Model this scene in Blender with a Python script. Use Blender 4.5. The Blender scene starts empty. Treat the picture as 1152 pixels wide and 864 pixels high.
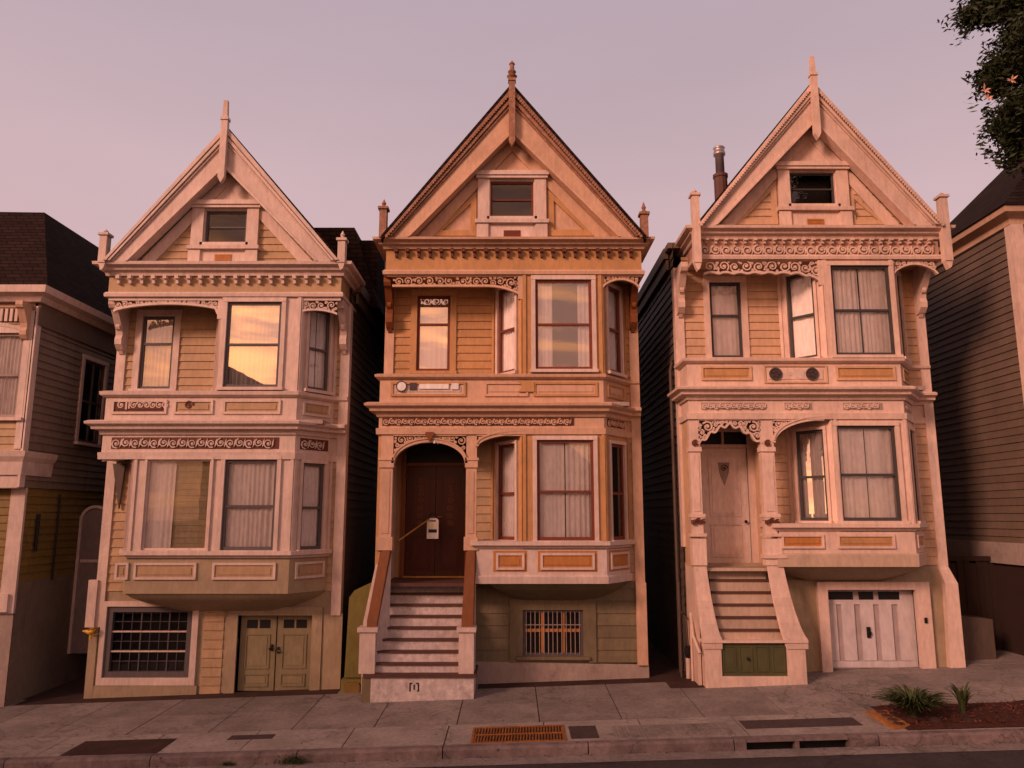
import bpy, math, random
from mathutils import Vector, Matrix
R = math.radians
rnd = random.Random(7)
scn = bpy.context.scene
COL = scn.collection

# ------------------------------------------------------------------ camera model (used to measure the photo)
FPX, PITCH, CAMY, CAMZ = 866.0, R(9.66), -15.7, 3.2
SP, CP = math.sin(PITCH), math.cos(PITCH)
def X(px, py, Y=0.0):
    v = 432 - py
    return (px - 576) * (Y - CAMY) / (FPX * CP - v * SP)
def Z(py, Y=0.0):
    v = 432 - py
    return (FPX * SP + v * CP) * (Y - CAMY) / (FPX * CP - v * SP) + CAMZ
F = -0.75                      # plane of the bay fronts; main walls stand at Y = 0

def gz(x, y):                  # the street climbs to the right
    xc = max(-40, min(40, x))
    a = 0.035 * xc
    b = -0.10 + 0.027 * xc
    t = max(0.0, min(1.0, -y / 3.9))
    return a * (1 - t) + b * t

# ------------------------------------------------------------------ materials
def nodes(name):
    m = bpy.data.materials.new(name); m.use_nodes = True
    nt = m.node_tree; nt.nodes.clear()
    out = nt.nodes.new('ShaderNodeOutputMaterial')
    return m, nt, out
def N(nt, t, **kw):
    n = nt.nodes.new(t)
    for k, v in kw.items(): setattr(n, k, v)
    return n
def surf(name, rgb, rough=0.6, var=0.18, scale=1.4, bump=0.15, bscale=40, island=0.10, spec=0.3, dirt=None, metal=0.0, stretch=(1,1,1), fine=.12, fstretch=(1,1,.35), cracks=0):
    m, nt, out = nodes(name)
    b = N(nt, 'ShaderNodeBsdfPrincipled'); b.inputs['Roughness'].default_value = rough
    b.inputs['Specular IOR Level'].default_value = spec; b.inputs['Metallic'].default_value = metal
    tc = N(nt, 'ShaderNodeTexCoord'); mp = N(nt, 'ShaderNodeMapping'); mp.inputs['Scale'].default_value = stretch
    nt.links.new(tc.outputs['Object'], mp.inputs[0])
    n1 = N(nt, 'ShaderNodeTexNoise'); n1.inputs['Scale'].default_value = scale; n1.inputs['Detail'].default_value = 8; n1.inputs['Roughness'].default_value = .65
    nt.links.new(mp.outputs[0], n1.inputs['Vector'])
    r = N(nt, 'ShaderNodeMapRange'); r.inputs[1].default_value = .3; r.inputs[2].default_value = .7
    r.inputs[3].default_value = 1 - var; r.inputs[4].default_value = 1 + var * .5
    nt.links.new(n1.outputs[0], r.inputs[0])
    g = N(nt, 'ShaderNodeNewGeometry')
    r2 = N(nt, 'ShaderNodeMapRange'); r2.inputs[3].default_value = 1 - island; r2.inputs[4].default_value = 1 + island * .6
    nt.links.new(g.outputs['Random Per Island'], r2.inputs[0])
    mu = N(nt, 'ShaderNodeMath', operation='MULTIPLY'); nt.links.new(r.outputs[0], mu.inputs[0]); nt.links.new(r2.outputs[0], mu.inputs[1])
    if fine:
        n4 = N(nt, 'ShaderNodeTexNoise'); n4.inputs['Scale'].default_value = 16; n4.inputs['Detail'].default_value = 5
        mp4 = N(nt, 'ShaderNodeMapping'); mp4.inputs['Scale'].default_value = fstretch; nt.links.new(tc.outputs['Object'], mp4.inputs[0]); nt.links.new(mp4.outputs[0], n4.inputs['Vector'])
        r4 = N(nt, 'ShaderNodeMapRange'); r4.inputs[1].default_value = .3; r4.inputs[2].default_value = .7; r4.inputs[3].default_value = 1-fine; r4.inputs[4].default_value = 1+fine*.6
        nt.links.new(n4.outputs[0], r4.inputs[0]); mu2 = N(nt, 'ShaderNodeMath', operation='MULTIPLY'); nt.links.new(mu.outputs[0], mu2.inputs[0]); nt.links.new(r4.outputs[0], mu2.inputs[1]); mu = mu2
    mx = N(nt, 'ShaderNodeVectorMath', operation='SCALE'); mx.inputs[0].default_value = rgb
    nt.links.new(mu.outputs[0], mx.inputs['Scale'])
    src = mx.outputs[0]
    if dirt:
        n3 = N(nt, 'ShaderNodeTexNoise'); n3.inputs['Scale'].default_value = dirt[1]; n3.inputs['Detail'].default_value = 6; n3.inputs['Roughness'].default_value = .75
        mp2 = N(nt, 'ShaderNodeMapping'); mp2.inputs['Scale'].default_value = dirt[3] if len(dirt) > 3 else (1,1,1)
        nt.links.new(tc.outputs['Object'], mp2.inputs[0]); nt.links.new(mp2.outputs[0], n3.inputs['Vector'])
        r3 = N(nt, 'ShaderNodeMapRange'); r3.inputs[1].default_value = .52; r3.inputs[2].default_value = .72; r3.inputs[4].default_value = dirt[2]
        nt.links.new(n3.outputs[0], r3.inputs[0])
        mm = N(nt, 'ShaderNodeMix', data_type='RGBA'); mm.inputs[7].default_value = (*dirt[0], 1)
        nt.links.new(r3.outputs[0], mm.inputs[0]); nt.links.new(src, mm.inputs[6]); src = mm.outputs[2]
    if cracks:
        vo = N(nt, 'ShaderNodeTexVoronoi', feature='DISTANCE_TO_EDGE'); vo.inputs['Scale'].default_value = .32
        nz = N(nt, 'ShaderNodeTexNoise'); nz.inputs['Scale'].default_value = 2.5; nz.inputs['Detail'].default_value = 6; nt.links.new(tc.outputs['Object'], nz.inputs['Vector'])
        va = N(nt, 'ShaderNodeVectorMath', operation='ADD'); nt.links.new(tc.outputs['Object'], va.inputs[0]); nt.links.new(nz.outputs['Color'], va.inputs[1]); nt.links.new(va.outputs[0], vo.inputs['Vector'])
        rc = N(nt, 'ShaderNodeMapRange'); rc.inputs[1].default_value = .002; rc.inputs[2].default_value = .010; rc.inputs[3].default_value = .68; rc.inputs[4].default_value = 1; nt.links.new(vo.outputs[0], rc.inputs[0])
        vs = N(nt, 'ShaderNodeTexVoronoi'); vs.inputs['Scale'].default_value = 3.2; nt.links.new(tc.outputs['Object'], vs.inputs['Vector'])
        rs = N(nt, 'ShaderNodeMapRange'); rs.inputs[1].default_value = .05; rs.inputs[2].default_value = .09; rs.inputs[3].default_value = .5; rs.inputs[4].default_value = 1; nt.links.new(vs.outputs[0], rs.inputs[0])
        mc = N(nt, 'ShaderNodeMath', operation='MULTIPLY'); nt.links.new(rc.outputs[0], mc.inputs[0]); nt.links.new(rs.outputs[0], mc.inputs[1])
        sc_ = N(nt, 'ShaderNodeVectorMath', operation='SCALE'); nt.links.new(src, sc_.inputs[0]); nt.links.new(mc.outputs[0], sc_.inputs['Scale']); src = sc_.outputs[0]
    nt.links.new(src, b.inputs['Base Color'])
    if bump:
        n2 = N(nt, 'ShaderNodeTexNoise'); n2.inputs['Scale'].default_value = bscale; n2.inputs['Detail'].default_value = 6
        nt.links.new(mp.outputs[0], n2.inputs['Vector'])
        bp = N(nt, 'ShaderNodeBump'); bp.inputs['Strength'].default_value = bump; bp.inputs['Distance'].default_value = .02
        nt.links.new(n2.outputs[0], bp.inputs['Height']); nt.links.new(bp.outputs[0], b.inputs['Normal'])
    nt.links.new(b.outputs[0], out.inputs[0])
    return m
def glass(name, refl, rough=0.01, wav=0.008):
    m, nt, out = nodes(name)
    t = N(nt, 'ShaderNodeBsdfTransparent'); t.inputs[0].default_value = (.96, .95, .94, 1)
    g = N(nt, 'ShaderNodeBsdfGlossy'); g.inputs['Roughness'].default_value = rough
    tc = N(nt, 'ShaderNodeTexCoord'); n2 = N(nt, 'ShaderNodeTexNoise'); n2.inputs['Scale'].default_value = 2.2; n2.inputs['Detail'].default_value = 1.5
    nt.links.new(tc.outputs['Object'], n2.inputs['Vector'])
    bp = N(nt, 'ShaderNodeBump'); bp.inputs['Strength'].default_value = wav; bp.inputs['Distance'].default_value = .08
    nt.links.new(n2.outputs[0], bp.inputs['Height']); nt.links.new(bp.outputs[0], g.inputs['Normal'])
    lw = N(nt, 'ShaderNodeLayerWeight'); lw.inputs[0].default_value = .35
    r = N(nt, 'ShaderNodeMapRange'); r.inputs[3].default_value = refl; r.inputs[4].default_value = .75
    nt.links.new(lw.outputs['Fresnel'], r.inputs[0])
    mx = N(nt, 'ShaderNodeMixShader'); nt.links.new(r.outputs[0], mx.inputs[0]); nt.links.new(t.outputs[0], mx.inputs[1]); nt.links.new(g.outputs[0], mx.inputs[2])
    nt.links.new(mx.outputs[0], out.inputs[0])
    return m
def shingle(name, c1, c2):
    m, nt, out = nodes(name)
    b = N(nt, 'ShaderNodeBsdfPrincipled'); b.inputs['Roughness'].default_value = .92; b.inputs['Specular IOR Level'].default_value = .05
    tc = N(nt, 'ShaderNodeTexCoord'); sp = N(nt, 'ShaderNodeSeparateXYZ'); nt.links.new(tc.outputs['Object'], sp.inputs[0])
    cb = N(nt, 'ShaderNodeCombineXYZ')
    ad = N(nt, 'ShaderNodeMath', operation='ADD'); nt.links.new(sp.outputs[0], ad.inputs[0]); nt.links.new(sp.outputs[1], ad.inputs[1])
    nt.links.new(ad.outputs[0], cb.inputs[0]); nt.links.new(sp.outputs[2], cb.inputs[1])
    br = N(nt, 'ShaderNodeTexBrick'); br.inputs['Scale'].default_value = 1.0
    br.inputs['Brick Width'].default_value = .3; br.inputs['Row Height'].default_value = .11; br.inputs['Mortar Size'].default_value = .01
    br.inputs['Color1'].default_value = (*c1, 1); br.inputs['Color2'].default_value = (*c2, 1); br.inputs['Mortar'].default_value = (.006, .005, .005, 1)
    nt.links.new(cb.outputs[0], br.inputs['Vector'])
    nt.links.new(br.outputs[0], b.inputs['Base Color'])
    bp = N(nt, 'ShaderNodeBump'); bp.inputs['Strength'].default_value = .5; bp.inputs['Distance'].default_value = .02; bp.invert = True
    nt.links.new(br.outputs['Fac'], bp.inputs['Height']); nt.links.new(bp.outputs[0], b.inputs['Normal'])
    nt.links.new(b.outputs[0], out.inputs[0])
    return m
DIRTY = ((.24, .16, .12), 2.2, .32, (5, 5, .5))
M = {}
M['trim1'] = surf('trim_cream_pale', (.63, .49, .42), dirt=DIRTY)
M['trim2'] = surf('trim_tan', (.58, .37, .25), dirt=DIRTY)
M['crown2'] = surf('moulding_brown', (.30, .15, .09), var=.35, scale=9, dirt=((.5,.33,.24), 14, .8))
M['trim2w'] = surf('trim_tan_pale', (.62, .49, .43), dirt=DIRTY)
M['trim3'] = surf('trim_rose_cream', (.68, .50, .41), dirt=DIRTY)
M['och1'] = surf('siding_straw', (.44, .295, .165), dirt=((.2,.13,.07), 1.5, .3, (3,3,.8)))
M['och2'] = surf('siding_ochre', (.48, .26, .11), dirt=((.2,.12,.06), 1.5, .3, (3,3,.8)))
M['och3'] = surf('siding_apricot', (.57, .37, .23), dirt=((.25,.15,.08), 1.5, .25, (3,3,.8)))
M['orange'] = surf('panel_orange', (.46, .19, .055))
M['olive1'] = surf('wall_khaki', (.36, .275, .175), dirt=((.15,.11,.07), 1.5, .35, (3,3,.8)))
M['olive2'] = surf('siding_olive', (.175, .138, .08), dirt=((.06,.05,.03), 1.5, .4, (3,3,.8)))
M['olivedoor'] = surf('door_olive', (.25, .205, .115))
M['green'] = surf('cupboard_green', (.085, .085, .035))
M['plinth'] = surf('plinth_render', (.36, .28, .24), rough=.9, bump=.4, dirt=((.12,.09,.08), 2, .5))
M['greyframe'] = surf('sash_grey', (.10, .085, .085), var=.1)
M['brownframe'] = surf('sash_brown', (.17, .04, .02), var=.15)
M['tealframe'] = surf('sash_dark', (.055, .05, .05), var=.1)
M['darkred'] = surf('carving_dark_red', (.12, .035, .02))
M['brownrail'] = surf('handrail_brown', (.20, .065, .018), rough=.45)
M['mahog'] = surf('door_mahogany', (.075, .016, .008), rough=.35, spec=.3, stretch=(1,1,.2), bscale=30)
M['mahog2'] = surf('door_carving', (.20, .07, .022), rough=.4)
M['doorpale'] = surf('door_pale', (.78, .62, .54))
M['riser'] = surf('riser_mottled', (.62, .53, .50), var=.3, scale=9, dirt=((.2,.15,.14), 6, .6))
M['tread'] = surf('tread_dark', (.10, .045, .035))
M['riser3'] = surf('riser_tan', (.52, .39, .29), dirt=DIRTY)
M['garage'] = surf('garage_white', (.60, .53, .52), island=.02)
M['garage2'] = surf('garage_groove', (.40, .33, .32))
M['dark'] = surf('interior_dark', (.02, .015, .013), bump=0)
M['black'] = surf('black_paint', (.012, .011, .012), rough=.4, bump=0)
M['curtain'] = surf('curtain_lace', (.88, .80, .77), rough=.9, var=.04, scale=6, bump=.2, bscale=120, island=0)
M['curtain2'] = surf('curtain_sheer', (.84, .73, .69), rough=.9, var=.04, scale=4, island=0)
M['blind'] = surf('blind_slat', (.46, .37, .22), rough=.7)
M['roof1'] = shingle('shingle_brown', (.020, .011, .009), (.034, .018, .014))
M['roof2'] = shingle('shingle_black', (.020, .013, .010), (.034, .021, .016))
M['roofred'] = shingle('shingle_red', (.055, .018, .012), (.085, .03, .02))
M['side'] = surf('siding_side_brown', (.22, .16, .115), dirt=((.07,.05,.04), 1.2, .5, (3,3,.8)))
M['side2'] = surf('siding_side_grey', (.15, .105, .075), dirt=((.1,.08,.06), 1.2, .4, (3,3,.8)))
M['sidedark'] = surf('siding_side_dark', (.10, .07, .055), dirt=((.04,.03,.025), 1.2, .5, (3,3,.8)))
M['mustard'] = surf('siding_mustard', (.22, .14, .035))
M['metal'] = surf('flue_metal', (.42, .36, .36), rough=.4, metal=.7, var=.3)
M['white'] = surf('white_plastic', (.75, .73, .70), rough=.35, bump=0)
M['screen'] = surf('label_cream', (.80, .70, .45), rough=.4, bump=0)
M['brass'] = surf('brass', (.45, .26, .08), rough=.35, metal=.8)
M['yellow'] = surf('yellow_paint', (.62, .33, .02), rough=.4)
M['lime'] = surf('olive_render', (.19, .16, .045), rough=.85, bump=.4)
M['walk'] = surf('pavement_concrete', cracks=1, fstretch=(1,1,1), fine=.2, rgb=(.28, .235, .21), rough=.95, var=.35, scale=1.1, bump=.5, bscale=60, island=.16, dirt=((.09,.07,.065), 2.5, .35))
M['walkpale'] = surf('pavement_pale', cracks=1, fstretch=(1,1,1), fine=.2, rgb=(.37, .315, .28), rough=.95, var=.3, scale=1.3, bump=.5, bscale=60, island=.12, dirt=((.13,.10,.09), 2.0, .35))
M['kerb'] = surf('kerb_concrete', cracks=1, fstretch=(1,1,1), fine=.2, rgb=(.22, .165, .155), rough=.95, var=.4, scale=3, bump=.6, bscale=50, island=.15, dirt=((.06,.045,.04), 4, .7))
M['asph'] = surf('road_asphalt', cracks=1, fstretch=(1,1,1), fine=.2, rgb=(.058, .048, .050), rough=.95, var=.3, scale=1.5, bump=.8, bscale=120, island=0, dirt=((.03,.026,.026), 1.2, .6))
M['redpatch'] = surf('red_brown_patch', (.055, .026, .020), rough=.95, var=.4, scale=3, bump=.5, bscale=60)
M['soil'] = surf('soil', (.06, .019, .012), rough=1, var=.5, scale=12, bump=.9, bscale=25)
M['mulch'] = surf('bark_mulch', (.16, .045, .025), rough=1, island=.5)
M['frieze3'] = surf('frieze_rose_shaded', (.50, .31, .23), dirt=DIRTY)  # rose backing, darkened in the colour to imitate shade behind the carved scrolls
M['tile'] = surf('tile_orange', (.40, .17, .05), var=.4, scale=6)
M['earth'] = surf('ground_earth', (.07, .05, .045), rough=1, var=.4, scale=1)
M['rust'] = surf('rusty_iron', (.34, .12, .025), rough=.8, var=.5, scale=10, bump=.5)
M['iron'] = surf('iron_cover', (.07, .05, .048), rough=.7, var=.3, scale=8, bump=.4)
M['leaf'] = surf('leaf_dark_green', (.030, .045, .014), rough=.6, island=.55, bump=0, var=.3)
M['leaf2'] = surf('blade_green', (.055, .075, .022), rough=.6, island=.5, bump=0)
M['blossom'] = surf('blossom_orange', (.62, .34, .24), rough=.6, island=.3, bump=0)
M['bark'] = surf('bark', (.05, .034, .024), rough=1, bump=.9, bscale=18)
M['fence'] = surf('fence_dark', (.035, .018, .014), rough=.8)
M['alleydoor'] = surf('alley_door', (.22, .17, .16), rough=.7)
M['gclear'] = glass('glass_clear', .045)
M['gmid'] = glass('glass_half', .26)
M['gbright'] = glass('glass_mirror', .58, wav=.006)

# ------------------------------------------------------------------ mesh builder
class Fr:
    """frame on a wall: u along the wall, n outwards, z up"""
    def __init__(s, p, q):
        s.o = (p[0], p[1]); d = math.hypot(q[0]-p[0], q[1]-p[1])
        s.u = ((q[0]-p[0])/d, (q[1]-p[1])/d); s.n = (s.u[1], -s.u[0]); s.L = d
    def __call__(s, u, n, z):
        return (s.o[0]+s.u[0]*u+s.n[0]*n, s.o[1]+s.u[1]*u+s.n[1]*n, z)
def front(Y): f = Fr((0, Y), (1, Y)); return f      # u is world X, n points to the street

LR = random.Random(99)
class MB:
    def __init__(s): s.v = []; s.f = []; s.mi = []; s.m = 0
    def add(s, vs, fs):
        b = len(s.v); s.v += [tuple(v) for v in vs]
        for f in fs: s.f.append(tuple(b+i for i in f)); s.mi.append(s.m)
    def hexa(s, p):       # 8 corners: bottom 4, top 4
        s.add(p, [(3,2,1,0),(4,5,6,7),(0,1,5,4),(1,2,6,5),(2,3,7,6),(3,0,4,7)])
    def box(s, fr, u0, u1, n0, n1, z0, z1):
        s.hexa([fr(u0,n1,z0), fr(u1,n1,z0), fr(u1,n0,z0), fr(u0,n0,z0), fr(u0,n1,z1), fr(u1,n1,z1), fr(u1,n0,z1), fr(u0,n0,z1)])
    def wbox(s, x0, x1, y0, y1, z0, z1):
        s.hexa([(x0,y0,z0),(x1,y0,z0),(x1,y1,z0),(x0,y1,z0),(x0,y0,z1),(x1,y0,z1),(x1,y1,z1),(x0,y1,z1)])
    def quad(s, a, b, c, d): s.add([a,b,c,d], [(0,1,2,3)])
    def prism(s, fr, pts, n0, n1):   # polygon in (u,z)
        k = len(pts)
        vs = [fr(u,n1,z) for u,z in pts] + [fr(u,n0,z) for u,z in pts]
        fs = [tuple(range(k)), tuple(range(2*k-1,k-1,-1))] + [(i,i+k,(i+1)%k+k,(i+1)%k) for i in range(k)]
        s.add(vs, fs)
    def ribbon(s, fr, pts, w, n0, n1, closed=False):
        """flat bar following (u,z) points"""
        k = len(pts); L = []; Rr = []
        for i in range(k):
            a = pts[i-1] if (i or closed) else pts[i]; b = pts[(i+1)%k] if (i < k-1 or closed) else pts[i]
            dx, dz = b[0]-a[0], b[1]-a[1]; l = math.hypot(dx, dz) or 1
            ww = w[i] if isinstance(w, list) else w
            L.append((pts[i][0]-dz/l*ww/2, pts[i][1]+dx/l*ww/2)); Rr.append((pts[i][0]+dz/l*ww/2, pts[i][1]-dx/l*ww/2))
        vs = []
        for i in range(k): vs += [fr(L[i][0],n1,L[i][1]), fr(Rr[i][0],n1,Rr[i][1]), fr(Rr[i][0],n0,Rr[i][1]), fr(L[i][0],n0,L[i][1])]
        fs = []
        for i in range(k if closed else k-1):
            a = 4*i; b = 4*((i+1)%k)
            for j in range(4): fs.append((a+j, b+j, b+(j+1)%4, a+(j+1)%4))
        if not closed: fs += [(3,2,1,0), (4*k-4,4*k-3,4*k-2,4*k-1)]
        s.add(vs, fs)
    def sweep(s, path, prof):
        """profile [(n,z)] swept along a plan polyline, mitred"""
        k = len(path); vs = []; P = len(prof)
        for i in range(k):
            ns = []
            if i > 0:
                d = (path[i][0]-path[i-1][0], path[i][1]-path[i-1][1]); l = math.hypot(*d); ns.append((d[1]/l, -d[0]/l))
            if i < k-1:
                d = (path[i+1][0]-path[i][0], path[i+1][1]-path[i][1]); l = math.hypot(*d); ns.append((d[1]/l, -d[0]/l))
            if len(ns) == 2:
                mx, my = ns[0][0]+ns[1][0], ns[0][1]+ns[1][1]; q = (mx*ns[0][0]+my*ns[0][1]); off = (mx/q, my/q)
            else: off = ns[0]
            for n, z in prof: vs.append((path[i][0]+off[0]*n, path[i][1]+off[1]*n, z))
        fs = []
        for i in range(k-1):
            for j in range(P): fs.append((i*P+j, i*P+(j+1)%P, (i+1)*P+(j+1)%P, (i+1)*P+j))
        fs += [tuple(range(P-1,-1,-1)), tuple((k-1)*P+j for j in range(P))]
        s.add(vs, fs)
    def tube(s, pts, rs, seg=8, cap=True):
        if not isinstance(rs, (list, tuple)): rs = [rs]*len(pts)
        P = [Vector(p) for p in pts]; vs = []
        for i, p in enumerate(P):
            d = ((P[min(i+1,len(P)-1)]-P[max(i-1,0)])).normalized()
            a = d.cross(Vector((0,0,1)) if abs(d.z) < .9 else Vector((1,0,0))).normalized(); b = d.cross(a)
            for j in range(seg):
                t = 2*math.pi*j/seg; vs.append(p + (a*math.cos(t)+b*math.sin(t))*rs[i])
        fs = []
        for i in range(len(P)-1):
            for j in range(seg): fs.append((i*seg+j, i*seg+(j+1)%seg, (i+1)*seg+(j+1)%seg, (i+1)*seg+j))
        if cap: fs += [tuple(range(seg-1,-1,-1)), tuple((len(P)-1)*seg+j for j in range(seg))]
        s.add(vs, fs)
    def lathe(s, x, y, prof, seg=12):        # prof [(r,z)]
        vs = []; k = len(prof)
        for r, z in prof:
            for j in range(seg): t = 2*math.pi*j/seg; vs.append((x+r*math.cos(t), y+r*math.sin(t), z))
        fs = [(i*seg+j, i*seg+(j+1)%seg, (i+1)*seg+(j+1)%seg, (i+1)*seg+j) for i in range(k-1) for j in range(seg)]
        fs += [tuple(range(seg-1,-1,-1)), tuple((k-1)*seg+j for j in range(seg))]
        s.add(vs, fs)
    def lap(s, fr, z0, z1, u0, u1, holes=(), h=.17, t=.022, n=0.0):
        """clapboards with openings; u0/u1 may be functions of z"""
        U0 = u0 if callable(u0) else (lambda z: u0); U1 = u1 if callable(u1) else (lambda z: u1)
        z = z0
        while z < z1 - 1e-4:
            zt = min(z+h*(1+LR.uniform(-.03,.03)), z1); br = sorted({z, zt} | {e for q in holes for e in (q[2], q[3]) if z < e < zt})
            for a, b in zip(br, br[1:]):
                mid = (a+b)/2; na = n+t*(1-(a-z)/h); nb = n+t*(1-(b-z)/h)
                cuts = sorted((q[0], q[1]) for q in holes if q[2] < mid < q[3])
                ends = []; cur = None
                segs = []; start = ('L', None)
                for c in cuts: segs.append((start, ('c', c[0]))); start = ('c', c[1])
                segs.append((start, ('R', None)))
                for p, q in segs:
                    pa, pb = (U0(a), U0(b)) if p[0] == 'L' else (p[1], p[1]); qa, qb = (U1(a), U1(b)) if q[0] == 'R' else (q[1], q[1])
                    if qa - pa < .005: continue
                    if qb < pb: pb = qb = (pb+qb)/2
                    if qa-pa > 1.6 and not callable(u0) and t > 0:
                        e = pa; ja = LR.uniform(-.002,.003)
                        while e < qa-.01:
                            f_ = min(qa, e+LR.uniform(1.1,3.4)); f_ = qa if qa-f_ < .5 else f_; ja = LR.uniform(-.002,.003)
                            vs = [fr(e,na+ja,a), fr(f_,na+ja,a), fr(f_,nb,b), fr(e,nb,b)]; fs = [(0,1,2,3)]
                            if a == z: vs += [fr(e,n,a), fr(f_,n,a)]; fs.append((4,5,1,0))
                            s.add(vs, fs); e = f_
                        continue
                    vs = [fr(pa,na,a), fr(qa,na,a), fr(qb,nb,b), fr(pb,nb,b)]; fs = [(0,1,2,3)]
                    if a == z: vs += [fr(pa,n,a), fr(qa,n,a)]; fs.append((4,5,1,0))
                    s.add(vs, fs)
            z = zt
    def flat(s, fr, z0, z1, u0, u1, holes=(), n=0.0): s.lap(fr, z0, z1, u0, u1, holes, h=99, t=0.0, n=n)
    def build(s, name, mat, parent=None):
        me = bpy.data.meshes.new(name); me.from_pydata(s.v, [], s.f)
        for m in (mat if isinstance(mat, (list, tuple)) else [mat]): me.materials.append(M[m])
        for i, p in enumerate(me.polygons): p.material_index = s.mi[i]
        import bmesh
        bm = bmesh.new(); bm.from_mesh(me); bmesh.ops.recalc_face_normals(bm, faces=bm.faces) if s.recalc else None
        bm.to_mesh(me); bm.free(); me.update()
        o = bpy.data.objects.new(name, me); COL.objects.link(o)
        if parent is not None:
            o.parent = parent
            if parent.type == 'EMPTY': o.matrix_parent_inverse = Matrix.Translation(-parent.location)
        return o
    recalc = True
    def split(s, name, mat, parent, gap=.04, axis=0):
        """one object per piece: islands whose extents along an axis overlap belong to one piece"""
        par = list(range(len(s.v)))
        def fd(i):
            while par[i] != i: par[i] = par[par[i]]; i = par[i]
            return i
        for f in s.f:
            for i in f[1:]: par[fd(i)] = fd(f[0])
        ext = {}
        for i, v in enumerate(s.v):
            r = fd(i); e = ext.setdefault(r, [v[axis], v[axis]]); e[0] = min(e[0], v[axis]); e[1] = max(e[1], v[axis])
        grp = []
        for r, e in sorted(ext.items(), key=lambda t: t[1][0]):
            if grp and e[0] < grp[-1][1]+gap: grp[-1][1] = max(grp[-1][1], e[1]); grp[-1][2].add(r)
            else: grp.append([e[0], e[1], {r}])
        out = []
        for _, _, rs in grp:
            m = MB(); m.recalc = s.recalc; mp = {}
            for f in s.f:
                if fd(f[0]) in rs:
                    for i in f:
                        if i not in mp: mp[i] = len(m.v); m.v.append(s.v[i])
                    m.f.append(tuple(mp[i] for i in f)); m.mi.append(0)
            out.append(m.build(name, mat, parent))
        return out
def smooth(o):
    for p in o.data.polygons: p.use_smooth = True
    return o
def thing(name, label, cat, loc, group=None):
    o = bpy.data.objects.new(name, None); o.location = loc; o.empty_display_size = .3; COL.objects.link(o)
    o['label'] = label; o['category'] = cat
    if group: o['group'] = group
    return o
def tag(o, label, cat, group=None, kind=None):
    vs = [v.co for v in o.data.vertices]
    c = Vector(((min(v.x for v in vs)+max(v.x for v in vs))/2, (min(v.y for v in vs)+max(v.y for v in vs))/2, min(v.z for v in vs)))
    o.data.transform(Matrix.Translation(-c)); o.location = c
    o['label'] = label; o['category'] = cat
    if group: o['group'] = group
    if kind: o['kind'] = kind
    return o
def struct(o): o['kind'] = 'structure'; return o

# ------------------------------------------------------------------ ornament
def curl(mb, fr, cu, cz, r, a0, sgn, n0, n1, w, turns=1.35, seg=11):
    pts = []; ws = []
    for i in range(seg+1):
        t = i/seg; a = a0+sgn*t*turns*2*math.pi; q = r*(1-.78*t)
        pts.append((cu+q*math.cos(a), cz+q*math.sin(a))); ws.append(w*(1-.45*t))
    mb.ribbon(fr, pts, ws, n0, n1)
    mb.prism(fr, [(cu+r*.28*math.cos(k), cz+r*.28*math.sin(k)) for k in (0,1.26,2.5,3.77,5.03)], n0, n1+.004)
def scrolls(mb, fr, u0, u1, z0, z1, n0, n1, w=.018, seed=1):
    g = random.Random(seed); h = z1-z0; r = h*.44; u = u0+r; k = 0
    while u < u1-r*.7:
        s = 1 if k % 2 else -1
        curl(mb, fr, u, (z0+z1)/2+s*h*.03, r*(.88+g.random()*.14), g.random()*.6+(1.57 if s > 0 else -1.57), s, n0, n1, w)
        # linking leaf
        uu = u+r*.95
        mb.prism(fr, [(uu-.02, z0+h*.1), (uu+.012, z0+h*.35), (uu+.02, z1-h*.08), (uu-.012, z1-h*.4)], n0, n1-.004)
        u += r*1.95; k += 1
def pack(mb, fr, u0, u1, zb, zt, n0, n1, w=.02, seed=1, rmax=.12, rmin=.03):
    g = random.Random(seed); cs = []
    for rr in (rmax, rmax*.8, rmax*.6, rmax*.42, rmin, rmin*.75):
        for _ in range(420):
            u = u0+rr+g.random()*max(0, (u1-u0-2*rr)); lo = max(zb(u-rr), zb(u), zb(u+rr)); 
            if zt-lo < 2*rr: continue
            z = lo+rr+g.random()*(zt-lo-2*rr)
            if all(math.hypot(u-a, z-b) > (rr+c)*.93 for a, b, c in cs): cs.append((u, z, rr))
    for u, z, r in cs: curl(mb, fr, u, z, r, g.random()*6.28, g.choice((-1,1)), n0, n1, w*(.6+.4*r/rmax))
def panel(hs, parent_mat, fr, u0, u1, z0, z1, frame_mat, field_mat, root, w=.045, n=.0):
    f = MB()
    f.box(fr,u0,u1,n,n+.035,z1-w,z1); f.box(fr,u0,u1,n,n+.035,z0,z0+w)
    f.box(fr,u0,u0+w,n,n+.033,z0+w,z1-w); f.box(fr,u1-w,u1,n,n+.033,z0+w,z1-w)
    o = f.build('panel', frame_mat, root)
    g = MB(); g.box(fr,u0+w+.001,u1-w-.001,n,n+.009,z0+w+.001,z1-w-.001)
    a, b = u0+w+.05, u1-w-.05
    if b-a > .05 and (z1-z0-2*w) > .12: g.box(fr,a,b,n+.009,n+.022,z0+w+.045,z1-w-.045)
    g.build('panel_field', field_mat, o)
    return o

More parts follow.
